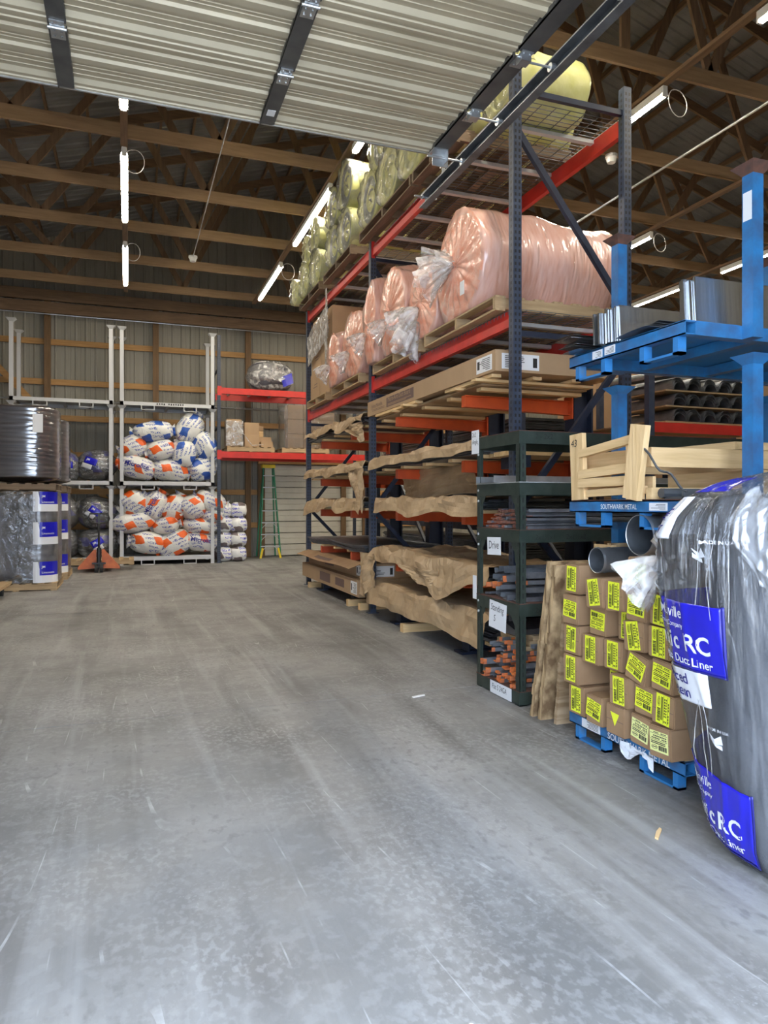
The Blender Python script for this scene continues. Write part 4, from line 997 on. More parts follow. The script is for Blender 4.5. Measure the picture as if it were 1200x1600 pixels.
# spiral duct pipes
def spiral(label, x, y, z, r, L_):
    t = thing('spiral_duct', label, 'duct', (x, y, z), 0, 'round galvanised ducts')
    def f(u, v):
        a = 2 * math.pi * u; s = v * L_; g = r + .0025 * (1 if math.sin(s * 70 + a) > .93 else 0); return (s, math.cos(a) * g, math.sin(a) * g)
    MB().grid(f, 40, 90, cu=True).build('duct_wall', GALV, t, local=True, smooth=True)
    MB().grid(lambda u, v: (v * L_, math.cos(2 * math.pi * u) * (r - .003), math.sin(2 * math.pi * u) * (r - .003)), 40, 4, cu=True).build('inner_wall', DKSTEEL, t, local=True, smooth=True)
    m = MB(); n = 40
    vs = [(q, math.cos(2 * math.pi * i / n) * rr, math.sin(2 * math.pi * i / n) * rr) for q, rr in ((0, r - .003), (-.003, r), (.012, r + .003), (.0, r)) for i in range(n)]
    m.add(vs, [(k_ * n + i, k_ * n + (i + 1) % n, (k_ + 1) * n + (i + 1) % n, (k_ + 1) * n + i) for k_ in range(3) for i in range(n)]).build('rim', GALV, t, local=True)
spiral('larger round galvanised duct lying on top of the labelled boxes', 2.50, 3.02, 1.125 + .105, .105, 1.5)
spiral('smaller round galvanised duct resting in the gap of the box pile', 2.52, 3.405, .995 + .075, .072, 1.1)
spiral('short dark pipe end peeking between labelled boxes below the smaller duct', 2.56, 3.425, .882, .05, .8)

# ------------------------------------------------------------------ wooden crate on the middle blue rack
cz = 1.416
ct = thing('wooden_crate', 'pale pine crate frame marked 43 on the middle blue rack', 'crate', (2.48, 3.3, cz))
MB().bar((2.485, 3.515, cz), (2.48, 3.53, cz + .385), .12, .03, up=(1, 0, 0)).build('marked_board', PINE[2], ct)
text('43', .06, 'handwriting', INK, ct, org=(2.464, 3.57, cz + .31), right=(0, -1, 0), up=(0, 0, 1), shear=.1, depth=.003)
MB().bar((2.425, 2.985, cz + .0), (2.425, 2.92, cz + .375), .035, .11, up=(0, 1, 0)).build('upright_board', PINE[2], ct)
for (z0, z1_, x, h) in ((.035, .05, 2.50, .04), (.095, .10, 2.475, .05), (.145, .17, 2.475, .05), (.265, .32, 2.475, .045)):
    MB().bar((x, 3.49, cz + z0), (x, 2.98, cz + z1_), .04, h).build('rail', PINE[1], ct)
for (x, h0, h1) in ((2.56, .18, .27), (2.56, .03, .12)): MB().b(x, x + .02, 2.99, 3.56, cz + h0, cz + h1).build('side_board', PINE[1], ct)
MB().b(2.50, 4.4, 2.93, 2.97, cz + .165, cz + .265).build('long_board', PINE[0], ct)
MB().b(2.50, 4.4, 2.93, 2.97, cz + .0, cz + .06).build('long_board', PINE[0], ct)
MB().b(2.55, 4.4, 3.56, 3.60, cz + .16, cz + .27).build('long_board', PINE[0], ct)
MB().b(2.47, 2.51, 2.99, 3.09, cz + .0, cz + .30).build('corner_block', PINE[2], ct)
for x in (3.05, 3.7): MB().b(x, x + .28, 2.93, 3.6, cz + .268, cz + .31).build('top_block', PINE[1], ct)
for x in (3.2, 4.0): MB().b(x, x + .1, 2.93, 3.6, cz + .06, cz + .16).build('cross_block', PINE[1], ct)
cn = thing('packing_strap', 'bent grey steel packing strap springing from the crate', 'strap', (2.42, 2.9, cz + .25))
MB().tube([(2.42, 2.90 - .30 * (i / 12), cz + .26 - .22 * (i / 12) ** .8 + .015 * math.sin(i)) for i in range(13)], .006, 5).build('strap', DKSTEEL, cn)
ga = thing('clamp_bracket', 'dark steel bracket lying at the near end of the middle blue rack', 'bracket', (2.6, 2.78, cz))
m = MB(); m.b(2.52, 2.9, 2.73, 2.86, cz + .0, cz + .012); m.b(2.52, 2.9, 2.73, 2.742, cz, cz + .05); m.cyl((2.5, 2.86, cz + .03), (2.62, 2.86, cz + .03), .025, 10); m.build('bracket', DKSTEEL, ga)

# ------------------------------------------------------------------ shiny plates on the top blue rack
def plates(label, y0, n, x0, x1, z0, h, pitch, lean, seed, name='metal_plate'):
    random.seed(seed)
    for k in range(n):
        y = y0 + k * pitch; dh = random.uniform(-.012, .012); dx = random.uniform(-.03, .03)
        t = thing(name, '%s, %s' % (label, ('frontmost', 'second', 'third', 'fourth', 'fifth', 'sixth', 'seventh', 'rearmost')[k if k < n - 1 else 7]), 'metal plate', (x0 + dx, y, z0), 0, 'upright shiny plates')
        m = MB(); m.b(0, x1 - x0, -.001, .001, 0, h + dh); m.b(0, x1 - x0, -.001, .014, h + dh - .002, h + dh); m.b(0, .002, -.001, .014, 0, h + dh); m.build('sheet', SHEET, t, local=True)
        t.rotation_euler = (-lean + random.uniform(-.03, .03), 0, random.uniform(-.01, .01))
plates('shiny galvanised plate standing on the left of the top blue rack', 3.20, 8, 2.50, 3.9, 2.285, .185, .022, .05, 2)
plates('tall shiny galvanised plate standing near the front blue post', 2.79, 6, 2.64, 4.3, 2.277, .245, .018, .06, 6)
random.seed(5)
for k in range(9):
    t = thing('dark_sheet', 'thin dark sheet in the pile left on the top blue rack, %s from below' % ORD[k], 'metal sheet', (2.5, 3.4, 2.28), 0, 'sagging dark sheets')
    x0 = 2.40 + random.uniform(-.04, .06); y0 = 2.98 + random.uniform(0, .06)
    z0 = 2.2785 + k * .0105
    MB().sheet(lambda u, v: (x0 + 1.2 * u, 3.60 + random.uniform(-.01, .01) * 0 - (3.60 - 3.44) * v, z0 + .004 * math.sin(v * 3 + k)), 4, 6, .0015).build('sheet', BLKSTEEL if k % 3 else SHEET, t)
for k in range(5):
    x0 = 2.46 + .02 * k; z0 = 2.2785 + .008 * k
    t = thing('dark_sheet', 'dark sheet lying between the two plate groups, top blue rack, %s from below' % ORD[k], 'metal sheet', (x0, 3.05, z0), 0, 'dark sheets between the plate groups')
    MB().sheet(lambda u, v: (x0 + 1.1 * u, 3.16 - .24 * v, z0 + .006 * math.sin(v * 3 + k) + .012 * v), 4, 6, .0015).build('sheet', BLKSTEEL if k % 2 else DKSTEEL, t)

# ------------------------------------------------------------------ big bagged roll in the foreground
RC = Vector((2.60, 2.05, 0)); FD = Vector((-.785, -.62, 0)).normalized(); LD = Vector((-.62, .785, 0)).normalized()
br = thing('duct_liner_roll', 'big upright grey duct liner roll in clear plastic with blue labels, at right', 'roll', RC)
H0 = 1.42
def core(u, v):
    a = 2 * math.pi * u
    if v < .08: r, z = .38 * v / .08, .02
    elif v > .92: r, z = .415 * (1 - v) / .08, H0 + .02 * nz(a, v * 9)
    else:
        k = (v - .08) / .84; z = .02 + (H0 - .02) * k; r = .375 + .045 * min(1, k * 3) ** .5 + .012 * nz(math.cos(a) * 2, math.sin(a) * 2, z * 2.2) - .03 * max(0, k - .9) * 10 * .6
    return (RC.x + r * math.cos(a), RC.y + r * math.sin(a), z)
MB().grid(core, 64, 50, cu=True).build('roll_core', FIBRE, br, smooth=True)
KR = [(0, .36), (.05, .40), (.12, .43), (.3, .47), (.5, .52), (.7, .565), (.9, .60), (1.15, .62), (1.26, .62), (1.34, .58), (1.42, .50), (1.48, .36), (1.52, .2), (1.54, .02)]
def kr(z):
    for (a, b), (c, d) in zip(KR, KR[1:]):
        if z <= c: return b + (d - b) * (z - a) / (c - a)
    return .02
BASEK = [(0, .385), (.1, .425), (1.36, .435), (1.46, .40), (1.51, .25), (1.54, .02)]
def kb(z):
    for (a, b), (c, d) in zip(BASEK, BASEK[1:]):
        if z <= c: return b + (d - b) * (z - a) / (c - a)
    return .02
def film_pt(phi, z, off=0.):
    """phi measured from the direction to the door towards the left of the roll (radians)"""
    d = FD * math.cos(phi) + LD * math.sin(phi)
    w = max(0, math.cos(phi - R(95))) ** 1.6 if math.cos(phi - R(95)) > 0 else 0
    r = kb(z) * (1 - w) + kr(z) * w
    amp = (.3 + .7 * max(0, min(1, (z - .95) * 4))) * (1 if z > .1 else z * 10)
    q = math.sin(phi * 13 + 2.5 * nz(z * 1.1, phi * 1.5)) ; q2 = math.sin(phi * 31 + 3 * nz(z * .9, phi * 2, 4))
    r += amp * (.012 * (1 - abs(q)) ** 3 * 2 + .007 * (1 - abs(q2)) ** 4 * 2)
    r += .014 * nz(math.cos(phi) * 3, math.sin(phi) * 3, z * 2.5)
    zz = z
    return Vector((RC.x, RC.y, max(.004, zz))) + d * (r + off)
def fz(v): return 1.54 * v
MB().grid(lambda u, v: film_pt(2 * math.pi * u, .004 + fz(v)), 300, 70, cu=True).build('plastic_bag', FILMR, br, smooth=True)
def patch(name, mat, p0, p1, z0, z1, off=.003, rnd=.03, nu=60, nv=20, slant=0, parent=br):
    def f(u, v):
        ph = p0 + (p1 - p0) * u; z = z0 + (z1 - z0) * v
        return film_pt(ph, z + slant * (ph - p0), off)
    return MB().sheet(f, nu, nv, .001).build(name, mat, parent, smooth=True)
def on(ph0, z0, off=.0055, rr=.5, slant=0):
    """lettering runs from high phi (left) to low phi (right)"""
    return lambda a, b: film_pt(ph0 - a / rr, z0 + b - slant * a, off)
def onr(ph, z0, off=.006, rr=.5):
    """right-aligned lettering ending at angle ph"""
    return lambda a, b: film_pt(ph - a / rr, z0 + b, off)
l1 = patch('blue_label', BLUEL, R(40), R(128), .735, 1.0); patch('dark_border', NAVYL, R(38.8), R(40), .73, 1.005, off=.0035, nu=2); patch('dark_border', NAVYL, R(40), R(128), .73, .737, off=.0042, nv=2)
patch('white_label', WHITEL, R(50), R(128), .60, .733, slant=-.03)
AR = dict(align='RIGHT')
text('Johns Manville', .060, 'lettering', WHITEL, l1, fn=onr(R(60), .935, rr=.52), bold=.012, **AR)
text('A Berkshire Hathaway Company', .028, 'lettering', WHITEL, l1, fn=onr(R(60), .895, rr=.52), bold=.006, **AR)
text('Linacoustic RC', .098, 'lettering', WHITEL, l1, fn=onr(R(46), .808, rr=.50), bold=.02, **AR)
text('Flexible Fiberglass Duct Liner', .046, 'lettering', WHITEL, l1, fn=onr(R(46), .752, rr=.50), bold=.01, **AR)
text('Reinforced', .062, 'lettering', NAVYL, l1, fn=onr(R(62), .668, rr=.52), bold=.012, **AR)
text('Coating System', .062, 'lettering', NAVYL, l1, fn=onr(R(62), .612, rr=.52), bold=.012, **AR)
l2 = patch('blue_label', BLUEL, R(32), R(118), .035, .31, slant=.045); patch('dark_border', NAVYL, R(30.8), R(32), .03, .315, off=.0035, nu=2); patch('dark_border', NAVYL, R(32), R(118), .03, .037, off=.0042, nv=2, slant=.045)
text('Johns Manville', .052, 'lettering', WHITEL, l2, fn=onr(R(58), .262, rr=.46), bold=.012, **AR)
text('A Berkshire Hathaway Company', .026, 'lettering', WHITEL, l2, fn=onr(R(58), .225, rr=.46), bold=.006, **AR)
text('Linacoustic RC', .095, 'lettering', WHITEL, l2, fn=onr(R(38), .125, rr=.44), bold=.02, **AR)
text('Flexible Fiberglass Duct Liner', .046, 'lettering', WHITEL, l2, fn=onr(R(38), .072, rr=.43), bold=.01, **AR)
l3 = patch('blue_label', BLUEL, R(45), R(112), 1.44, 1.495, nu=20); patch('white_label', WHITEL, R(66), R(125), 1.25, 1.42)
text('System', .07, 'lettering', NAVYL, l3, fn=onr(R(76), 1.27, rr=.56), bold=.015, **AR)
text('Coating', .07, 'lettering', NAVYL, l3, fn=onr(R(76), 1.34, rr=.56), bold=.015, **AR)
text('MADE IN USA', .016, 'lettering', WHITEL, br, fn=on(R(54), .515, rr=.44)); text('MADE IN USA', .018, 'lettering', WHITEL, br, fn=on(R(48), 1.24, rr=.46), bold=.01)
for z in (.47, 1.19):   # small white bird emblem
    def em(pts, z=z): return [film_pt(R(50) - a / .44, z + b, .0045) for a, b in pts] + [film_pt(R(50) - a / .44, z + b, .0035) for a, b in pts]
    m = MB()
    for pts in (((-.03, .03), (.0, .012), (.03, .033), (.035, .0), (.0, -.008)), ((-.025, .012), (-.005, .0), (.0, -.012), (-.015, -.004)), ((-.015, -.006), (.03, -.006), (.032, -.022), (.008, -.016))):
        n = len(pts); m.add(em(pts), [tuple(range(n)), tuple(range(2 * n - 1, n - 1, -1))] + [(i, (i + 1) % n, n + (i + 1) % n, n + i) for i in range(n)])
    m.build('bird_emblem', WHITEL, br)
# loose torn film at the left, top gather
tuft(br, film_pt(R(92), 1.14, -.03), (-.5, .55, -.45), .10, .17, 2.2, name='torn_film')
MB().sheet(lambda u, v: film_pt(R(80) + R(50) * u, 1.30 - .30 * v, .012 + .03 * nz(u * 6, v * 9)), 16, 20, .001).build('torn_film', FILMN, br, smooth=True)
MB().sheet(lambda u, v: film_pt(R(12) + R(18) * u + R(6) * math.sin(v * 4), 1.47 - .34 * v - .06 * math.sin(u * 3), .012 + .02 * abs(nz(u * 5, v * 6)) + .02 * math.sin(u * 3.14)), 26, 22, .001).build('white_film_fold', film('milky_film', op=.13, scale=6, bs=.5, fmax=.6), br, smooth=True)
for k, (a, z0, z1_) in enumerate(((R(72), .34, .62), (R(60), .3, .62), (R(56), .32, .60), (R(52), 1.0, 1.3), (R(38), .95, 1.35), (R(76), 1.0, 1.25), (R(45), .95, 1.28))):
    MB().tube([film_pt(a + .012 * math.sin(i * .3 + k) - (.018 * i if k == 0 else .002 * i), z0 + (z1_ - z0) * i / 14, .004) for i in range(15)], .0014, 4).build('film_crease', FILMN, br)
# pale wood splinter and litter
for k, (x, y, lx, ly, a, lb) in enumerate(((2.10, 2.42, .11, .018, 40, 'pale wood splinter beside the bagged roll'), (-.62, 2.0, .05, .035, 60, 'torn scrap of grey paper on the near floor at left'), (-.72, 1.95, .09, .008, 5, 'thin wood sliver at the left edge of the near floor'),
        (1.98, 4.75, .12, .035, 15, 'white plaster smudge flake by the green shelving'), (.42, 1.75, .03, .02, 10, 'white paper scrap on the near floor, middle'), (.86, 1.7, .014, .012, 0, 'small white crumb on the near floor, right of middle'))):
    t = MB().prism([(-lx / 2, -ly / 2), (lx * .4, -ly * .4), (lx / 2, ly * .2), (lx * .1, ly / 2), (-lx * .45, ly * .3)], 2, .0005, .004 if k != 0 else .008).build('litter_scrap', PINE[0] if k in (0, 2) else LGREY if k == 1 else WHITE, None, local=True)
    t.location = (x, y, 0); t.rotation_euler = (0, 0, R(a)); tag(t, lb, 'litter')

# ------------------------------------------------------------------ second rack row on the right, with half round gutters
r2 = thing('pallet_rack', 'dark pallet rack behind the green shelving, carrying half round gutters', 'rack', (5.5, 6.6, 0))
for x in (5.35, 7.75):
    for y in (6.3, 7.5): post(r2, x, y, 3.1 if x < 6 else 3.1, holes=False)
for z in (2.18, 1.0):
    for y in (6.3, 7.5): MB().b(5.39, 7.71, y - .02, y + .02, z, z + .11).build('beam', RED if z > 2 else NAVY, r2)
    box('shelf_deck', PALW[0], r2, 5.39, 7.71, 6.33, 7.47, z + .11, z + .125)
zz = 2.305
random.seed(9)
for row in range(3):
    bdz = zz + row * .175
    t = tag(MB().b(5.62, 7.1, 6.36, 7.0, bdz, bdz + .016).build('wood_board', PALW[0], None, loc=(5.62, 6.4, bdz)), 'brown board under the %s row of half round gutters' % ('bottom', 'middle', 'top')[row], 'wood')
    for c in range(6):
        cx = 5.80 + c * .215 + random.uniform(-.012, .012)
        t = thing('gutter_bundle', 'nested black half round gutters, %s bundle of the %s row' % (('leftmost', 'second', 'third', 'fourth', 'fifth', 'rightmost')[c], ('bottom', 'middle', 'top')[row]), 'gutters', (cx, 6.35, bdz + .017), 0, 'half round gutter bundles')
        p0 = None
        for q in range(5):
            if p0 is None:
                m = MB(); n = 12; r = .088
                m.prism([(math.cos(math.pi * i / n) * r, math.sin(math.pi * i / n) * r) for i in range(n + 1)] + [(math.cos(math.pi * i / n) * (r - .004), math.sin(math.pi * i / n) * (r - .004)) for i in range(n, -1, -1)], 1, 0, 1.0)
                p0 = m.build('gutter', DKSTEEL, t, local=True, smooth=False); g = p0
            else: g = p0.copy(); COL.objects.link(g)
            g.location = (random.uniform(-.004, .004), random.uniform(-.02, .02), q * .013)
for k in range(3):
    t = thing('gutter_length', 'loose black gutter length lying over the top row, %s' % ('left', 'middle', 'right')[k], 'gutters', (5.85 + k * .42, 6.3, zz + 3 * .175 - .01 + .02))
    n = 12; r = .09; MB().prism([(math.cos(math.pi * i / n) * r, math.sin(math.pi * i / n) * r) for i in range(n + 1)] + [(math.cos(math.pi * i / n) * (r - .004), math.sin(math.pi * i / n) * (r - .004)) for i in range(n, -1, -1)], 1, 0, 1.1).build('gutter', DKSTEEL, t, local=True); t.rotation_euler = (0, 0, R(14 - 6 * k))
for k, (x0, x1_, y0, z0, z1_) in enumerate(((6.5, 8.9, 8.8, 1.2, 3.4), (8.0, 9.6, 7.6, 1.1, 3.2))):
    carton('very large tan carton standing %s the half round gutters' % ('behind', 'right of')[k], x0, x1_, y0, y0 + 1.0, 0, z1_, tape=False)
# deep pallet rack, with dark sheet piles added to blacken gaps between nearer shelves
for k, x in enumerate((5.2, 5.3)):
    pass
r3 = thing('pallet_rack', 'dark pallet rack deep behind the cantilever rack', 'rack', (4.95, 11, 0))
for y in (8.3, 11.2, 14.1):
    for x in (4.95, 6.2): post(r3, x, y, 3.0, holes=False)
for z in (.15, 1.0, 1.9):
    for (ya, yb) in ((8.34, 11.16), (11.24, 14.06)):
        MB().b(4.93, 4.97, ya, yb, z, z + .11).build('beam', NAVY, r3); MB().b(6.18, 6.22, ya, yb, z, z + .11).build('beam', NAVY, r3)
        box('shelf_deck', OLDW[0], r3, 4.97, 6.18, ya, yb, z + .11, z + .13)
for i, (y, yw) in enumerate(((8.5, 'near'), (11.4, 'far'))):
    for j, z in enumerate((.28, 1.13, 2.03)):
        steel_stack('thick pile of dark sheets added to darken the deep rack, %s bay, %s shelf' % (yw, rowsn[j]), 5.0, 6.1, y, y + 2.5, z, 22, .018, mat=BLKSTEEL, paper=False, seed=i + j, wavy=.0)
# red angle stand and post right of gutters
rs = thing('red_stand', 'thin red steel stand right of the half round gutters', 'stand', (7.3, 6.2, 2.3)); MB().bar((7.22, 6.15, 2.30), (7.36, 6.15, 3.05), .03, .03).bar((7.22, 6.15, 2.305), (6.55, 6.15, 2.305), .06, .03).build('frame', RED, rs)
rb_ = thing('storage_frame', 'dark blue post standing at the right of the half round gutters', 'rack', (7.6, 6.0, 0)); MB().b(7.06, 7.13, 5.95, 6.02, 0, 3.0).build('post', NAVY, rb_)
# pale lumber in the near bay behind the top green shelf
for k in range(4):
    t = tag(MB().b(2.98, 4.95, 5.15 + .1 * k, 5.24 + .1 * k, 1.80 + .0, 1.838).build('wood_board', PINE[0], None, loc=(2.98, 5.2 + .1 * k, 1.8)), 'pale lumber board behind the top of the green shelving, %s one' % ('nearest', 'second', 'third', 'farthest')[k], 'wood')
sp = thing('lumber_support', 'navy trestle holding lumber behind the green shelving', 'stand', (3.5, 5.3, 0))
for x in (3.1, 4.7): MB().b(x, x + .06, 5.15, 5.55, 1.70, 1.80).b(x, x + .06, 5.30, 5.36, 0, 1.7).build('trestle', NAVY, sp)

# ------------------------------------------------------------------ grey stacking racks at the back with bags
def grey_rack(label, x0, x1, y0, y1, tiers=(0, 1.83, 3.66), top=5.45):
    t = thing('stacking_rack', label, 'rack', (x0, y0, 0), 0, 'grey stacking racks')
    for i, z in enumerate(tiers):
        zb = z + .10 if z == 0 else z
        m = MB(); m.b(x0, x1, y0, y0 + .07, zb, zb + .08); m.b(x0, x1, y1 - .07, y1, zb, zb + .08); m.b(x0, x0 + .07, y0, y1, zb, zb + .08); m.b(x1 - .07, x1, y0, y1, zb, zb + .08)
        for k in range(1, 4): xx = x0 + (x1 - x0) * k / 4; m.b(xx - .03, xx + .03, y0 + .07, y1 - .07, zb + .01, zb + .07)
        m.build('base_frame', LGREY, t)
        for xx in (x0 + .45, x1 - .7):
            q = MB(); q.b(xx, xx + .02, y0, y0 + .05, zb - .09, zb); q.b(xx + .28, xx + .3, y0, y0 + .05, zb - .09, zb); q.b(xx, xx + .3, y0, y0 + .05, zb - .1, zb - .085); q.build('fork_loop', LGREY, t)
        zt_ = (tiers[i + 1] if i + 1 < len(tiers) else top)
        for xx in (x0 + .035, x1 - .035):
            for yy in (y0 + .035, y1 - .035):
                p = MB().b(xx - .04, xx + .04, yy - .04, yy + .04, zb + .08 if z else 0, zt_ - .03).build('corner_post', LGREY, t)
                vs = [(xx + sx * a, yy + sy * a, q) for a, q in ((.04, zt_ - .09), (.1, zt_ - .02)) for sx, sy in ((-1, -1), (1, -1), (1, 1), (-1, 1))]
                MB().add(vs, [(0, 1, 5, 4), (1, 2, 6, 5), (2, 3, 7, 6), (3, 0, 4, 7), (0, 3, 2, 1), (4, 5, 6, 7)]).build('flared_cap', LGREY, p)
        MB().b(x0 + .07, x1 - .07, y0 + .07, y1 - .07, zb + .08, zb + .09).build('deck', ZINC, t)
    return t
gA = grey_rack('grey stacking rack full of white and orange bags by the back wall', -.17, 1.92, 17.2, 18.4)
gB = grey_rack('grey stacking rack holding dark bags, left of the white bag rack', -2.42, -.33, 17.2, 18.4)
m = MB()
for k in range(12):
    if k != 4: m.b(.62 + k * .052, .65 + k * .052, 17.1975, 17.1992, 3.685 + .004 * (k % 3), 3.725)
m.build('stencil_marks', INK, gA)
LAST = [None]
def bag(label, x, y, z, rx, ry, rz, seed, mat, rot=(0, 0, 0), group=None, txt=None, txc=None, amp=.1, ears=True, wrap=False):
    t = thing('insulation_bag', label, 'bag', (x, y, z), 0, group)
    o = blob(rx, ry, rz, seed, amp).build('bag_body', mat, t, local=True, smooth=True)
    if ears:
        for s in (-1, 1):
            def f(u, v, s=s):
                a = u * math.pi * 2; k = v
                return (s * (rx * .93 + .10 * k), math.cos(a) * ry * (.20 + .16 * k) * (1 + .3 * math.sin(a * 5 + seed)), math.sin(a) * rz * (.25 + .3 * k) * (1 + .3 * math.cos(a * 4 + seed)))
            MB().grid(f, 18, 4, cu=True).build('tied_end', mat if not wrap else FILMN, t, local=True, smooth=True)
    if txt:
        def fn(a, b):
            q = Vector((a - .25, 0, b)); rr = max(.05, 1 - (q.x / rx) ** 2 - (q.z / rz) ** 2); return (q.x, -ry * rr ** .42 * 1.07 - .01, q.z)
        text(txt, .15, 'lettering', txc or NAVYL, t, fn=fn, bold=.02, local=True)
    if wrap:
        me = o.data.copy(); w = bpy.data.objects.new('clear_bag', me); COL.objects.link(w); w.parent = t; w.scale = (1.04, 1.05, 1.05); me.materials.clear(); me.materials.append(FILM)
    t.rotation_euler = rot; LAST[0] = t; return t
# lower tier (base 0.19) and upper tier (base 1.92) : x, z centre, rx, rz, rot, kind
og = 'white and orange insulation bags'
lowb = [(.45, .50, .37, .23, -.1, 'O', None), (1.02, .47, .36, .27, .5, 'O', None), (1.62, .50, .36, .21, -.15, 'O', 'Mic'), (.12, .98, .42, .22, .12, 'O', None), (.85, .90, .26, .18, .2, 'O', None), (1.60, .88, .36, .18, -.1, 'O', None),
        (.12, 1.42, .27, .26, .6, 'O', None), (.55, 1.36, .32, .26, 1.0, 'O', 'Mic'), (1.02, 1.30, .30, .24, 1.1, 'O', None), (1.45, 1.32, .27, .26, .5, 'O', None), (1.85, 1.45, .33, .24, -.3, 'O', None), (1.9, 1.13, .25, .16, .1, 'O', None)]
upb = [(.20, 2.25, .37, .24, -.25, 'O', 'Mic'), (.93, 2.20, .37, .23, -.1, 'O', None), (.12, 2.72, .26, .26, .4, 'O', None), (.72, 2.66, .28, .22, .3, 'O', None), (.55, 3.08, .40, .22, .1, 'B', None),
       (1.38, 3.20, .34, .27, 1.0, 'B', None), (1.25, 2.58, .28, .25, 1.4, 'B', None), (1.75, 2.78, .30, .26, -1.1, 'B', None), (1.66, 2.24, .30, .25, .3, 'B', None)]
posw = ('bottom left', 'bottom middle', 'bottom right', 'middle left', 'small middle', 'middle right', 'upper left', 'upper second', 'upper third', 'upper fourth', 'upper right', 'right, below the upper right one')
posu = ('bottom left', 'bottom middle', 'left in the middle layer', 'centre of the middle layer', 'topmost left, blue striped', 'topmost right, blue striped', 'blue striped, upright at centre', 'blue striped, leaning at right', 'bottom right, blue patterned')
for k, (x, z, rx, rz, ro, kd, tx) in enumerate(lowb):
    bag('white poly bag with orange print on the lower tier, %s' % posw[k], x, 17.42 + .05 * (k % 3), z, rx * 1.1, .32, rz * 1.13, k * 3.3, ORBAG, (0, -ro, R(random.uniform(-12, 12))), og, txt=tx and 'Microlite', amp=.09)
for k, (x, z, rx, rz, ro, kd, tx) in enumerate(upb):
    bag('white poly insulation bag on the upper tier, %s' % posu[k], x, 17.42 + .05 * (k % 3), z, rx * 1.1, .32, rz * 1.13, 50 + k * 3.3, ORBAG if kd == 'O' else BLBAG, (0, -ro, R(random.uniform(-12, 12))), og if kd == 'O' else 'white and blue insulation bags', txt=tx and 'Microlite', amp=.09)
db_ = [(-.68, 2.28, .42, .33, .1), (-1.32, 2.22, .28, .33, .0), (-1.95, 2.22, .34, .30, .2), (-.65, 1.18, .42, .36, -.2), (-1.36, 1.20, .30, .36, .2), (-.65, .50, .43, .33, .1), (-1.36, .5, .30, .32, .1), (-1.98, .55, .3, .34, 0)]
dn = ('large one at right on the upper tier', 'half hidden one on the upper tier', 'far left one on the upper tier', 'upper right on the lower tier', 'upper left on the lower tier', 'bottom right behind the pallet jack', 'bottom left beside the wrapped stack', 'bottom far left')
dark_bags = []
for k, (x, z, rx, rz, ro) in enumerate(db_):
    bag('dark roll in clear plastic with navy print, %s' % dn[k], x, 17.55, z, rx, .34, rz, 90 + k * 2.7, DARKBAG, (0, -ro, R(90 if False else random.uniform(-15, 15))), 'dark bagged rolls', wrap=True, amp=.07)
    dark_bags.append((bpy.data.objects[-1] if False else LAST[0], rx, .34, rz, k))
for t, rx, ry, rz, k in dark_bags:
    def onb(x, z, off=.03):
        return (x, -ry * max(.05, 1 - (x / rx) ** 2 - (z / rz) ** 2) ** .42 * 1.08 - off, z)
    cx, cz_ = (-.10 + .05 * (k % 3)), (.04 - .05 * (k % 2)); an = R(25 * ((k % 3) - 1))
    def pt(a, b, off=.03, cx=cx, cz_=cz_, an=an): return onb(cx + a * math.cos(an) - b * math.sin(an), cz_ + a * math.sin(an) + b * math.cos(an), off)
    MB().sheet(lambda u, v: pt(-.14 + .27 * u, -.02 + .15 * v), 8, 6, .002).build('blue_label', BLUEL, t, local=True, smooth=True)
    MB().sheet(lambda u, v: pt(-.16 + .22 * u, -.13 + .10 * v, .028), 8, 5, .002).build('white_label', WHITEL, t, local=True, smooth=True)
    text('JM', .07, 'lettering', WHITEL, t, fn=lambda a, b: pt(a - .1, b + .05, .036), bold=.01, local=True)
# bale right of the racks
bl = thing('insulation_bale', 'tall white bale of insulation batts with blue print beside the green ladder', 'bale', (2.35, 17.6, 0))
for i in range(2):
    for j in range(4):
        o = blob(.20, .24, .19, i * 7 + j * 3.1, .07, 24, 14, sq=.5).build('batt_pack', GRBAG, bl, local=True, smooth=True); o.location = (-.17 + i * .36, 0, .19 + j * .355); 
# red back pallet rack
rk = thing('pallet_rack', 'red beamed pallet rack at the back wall over the rear door', 'rack', (2.0, 17.3, 0))
for y in (17.2, 18.3):
    post(rk, 2.03, y, 5.4); post(rk, 5.75, y, 4.3)
for z in (.3, 1.8, 3.2, 4.6): MB().b(2.01, 2.05, 17.22, 18.28, z, z + .04).build('cross_brace', NAVY, rk)
for z in (2.50, 4.02):
    for y, s in ((17.17, 1), (18.33, -1)):
        m = MB(); P = [(y, z), (y, z + .10), (y + s * .02, z + .10), (y + s * .02, z + .15), (y + s * .05, z + .15), (y + s * .05, z)]; m.prism(P, 0, 2.07, 5.71); q = m.build('beam', RED, rk)
        m = MB(); m.b(1.99, 2.09, y - .012, y - .002, z - .04, z + .18) if s > 0 else m.b(1.99, 2.09, y + .002, y + .012, z - .04, z + .18); m.build('beam_connector', RED, q)
    for k in range(7): xx = 2.35 + k * .52; box('deck_support', ZINC, rk, xx, xx + .05, 17.2, 18.3, z + .11, z + .145)
bz = 2.655
pallet('wooden pallet with small cartons on the back red rack, left', 2.80, 17.75, bz, 1.15, 1.05, group='pallets on the back rack'); pallet('wooden pallet with the wrapped carton stack on the back red rack, right', 4.15, 17.75, bz, 1.2, 1.05, group='pallets on the back rack')
bz += .127
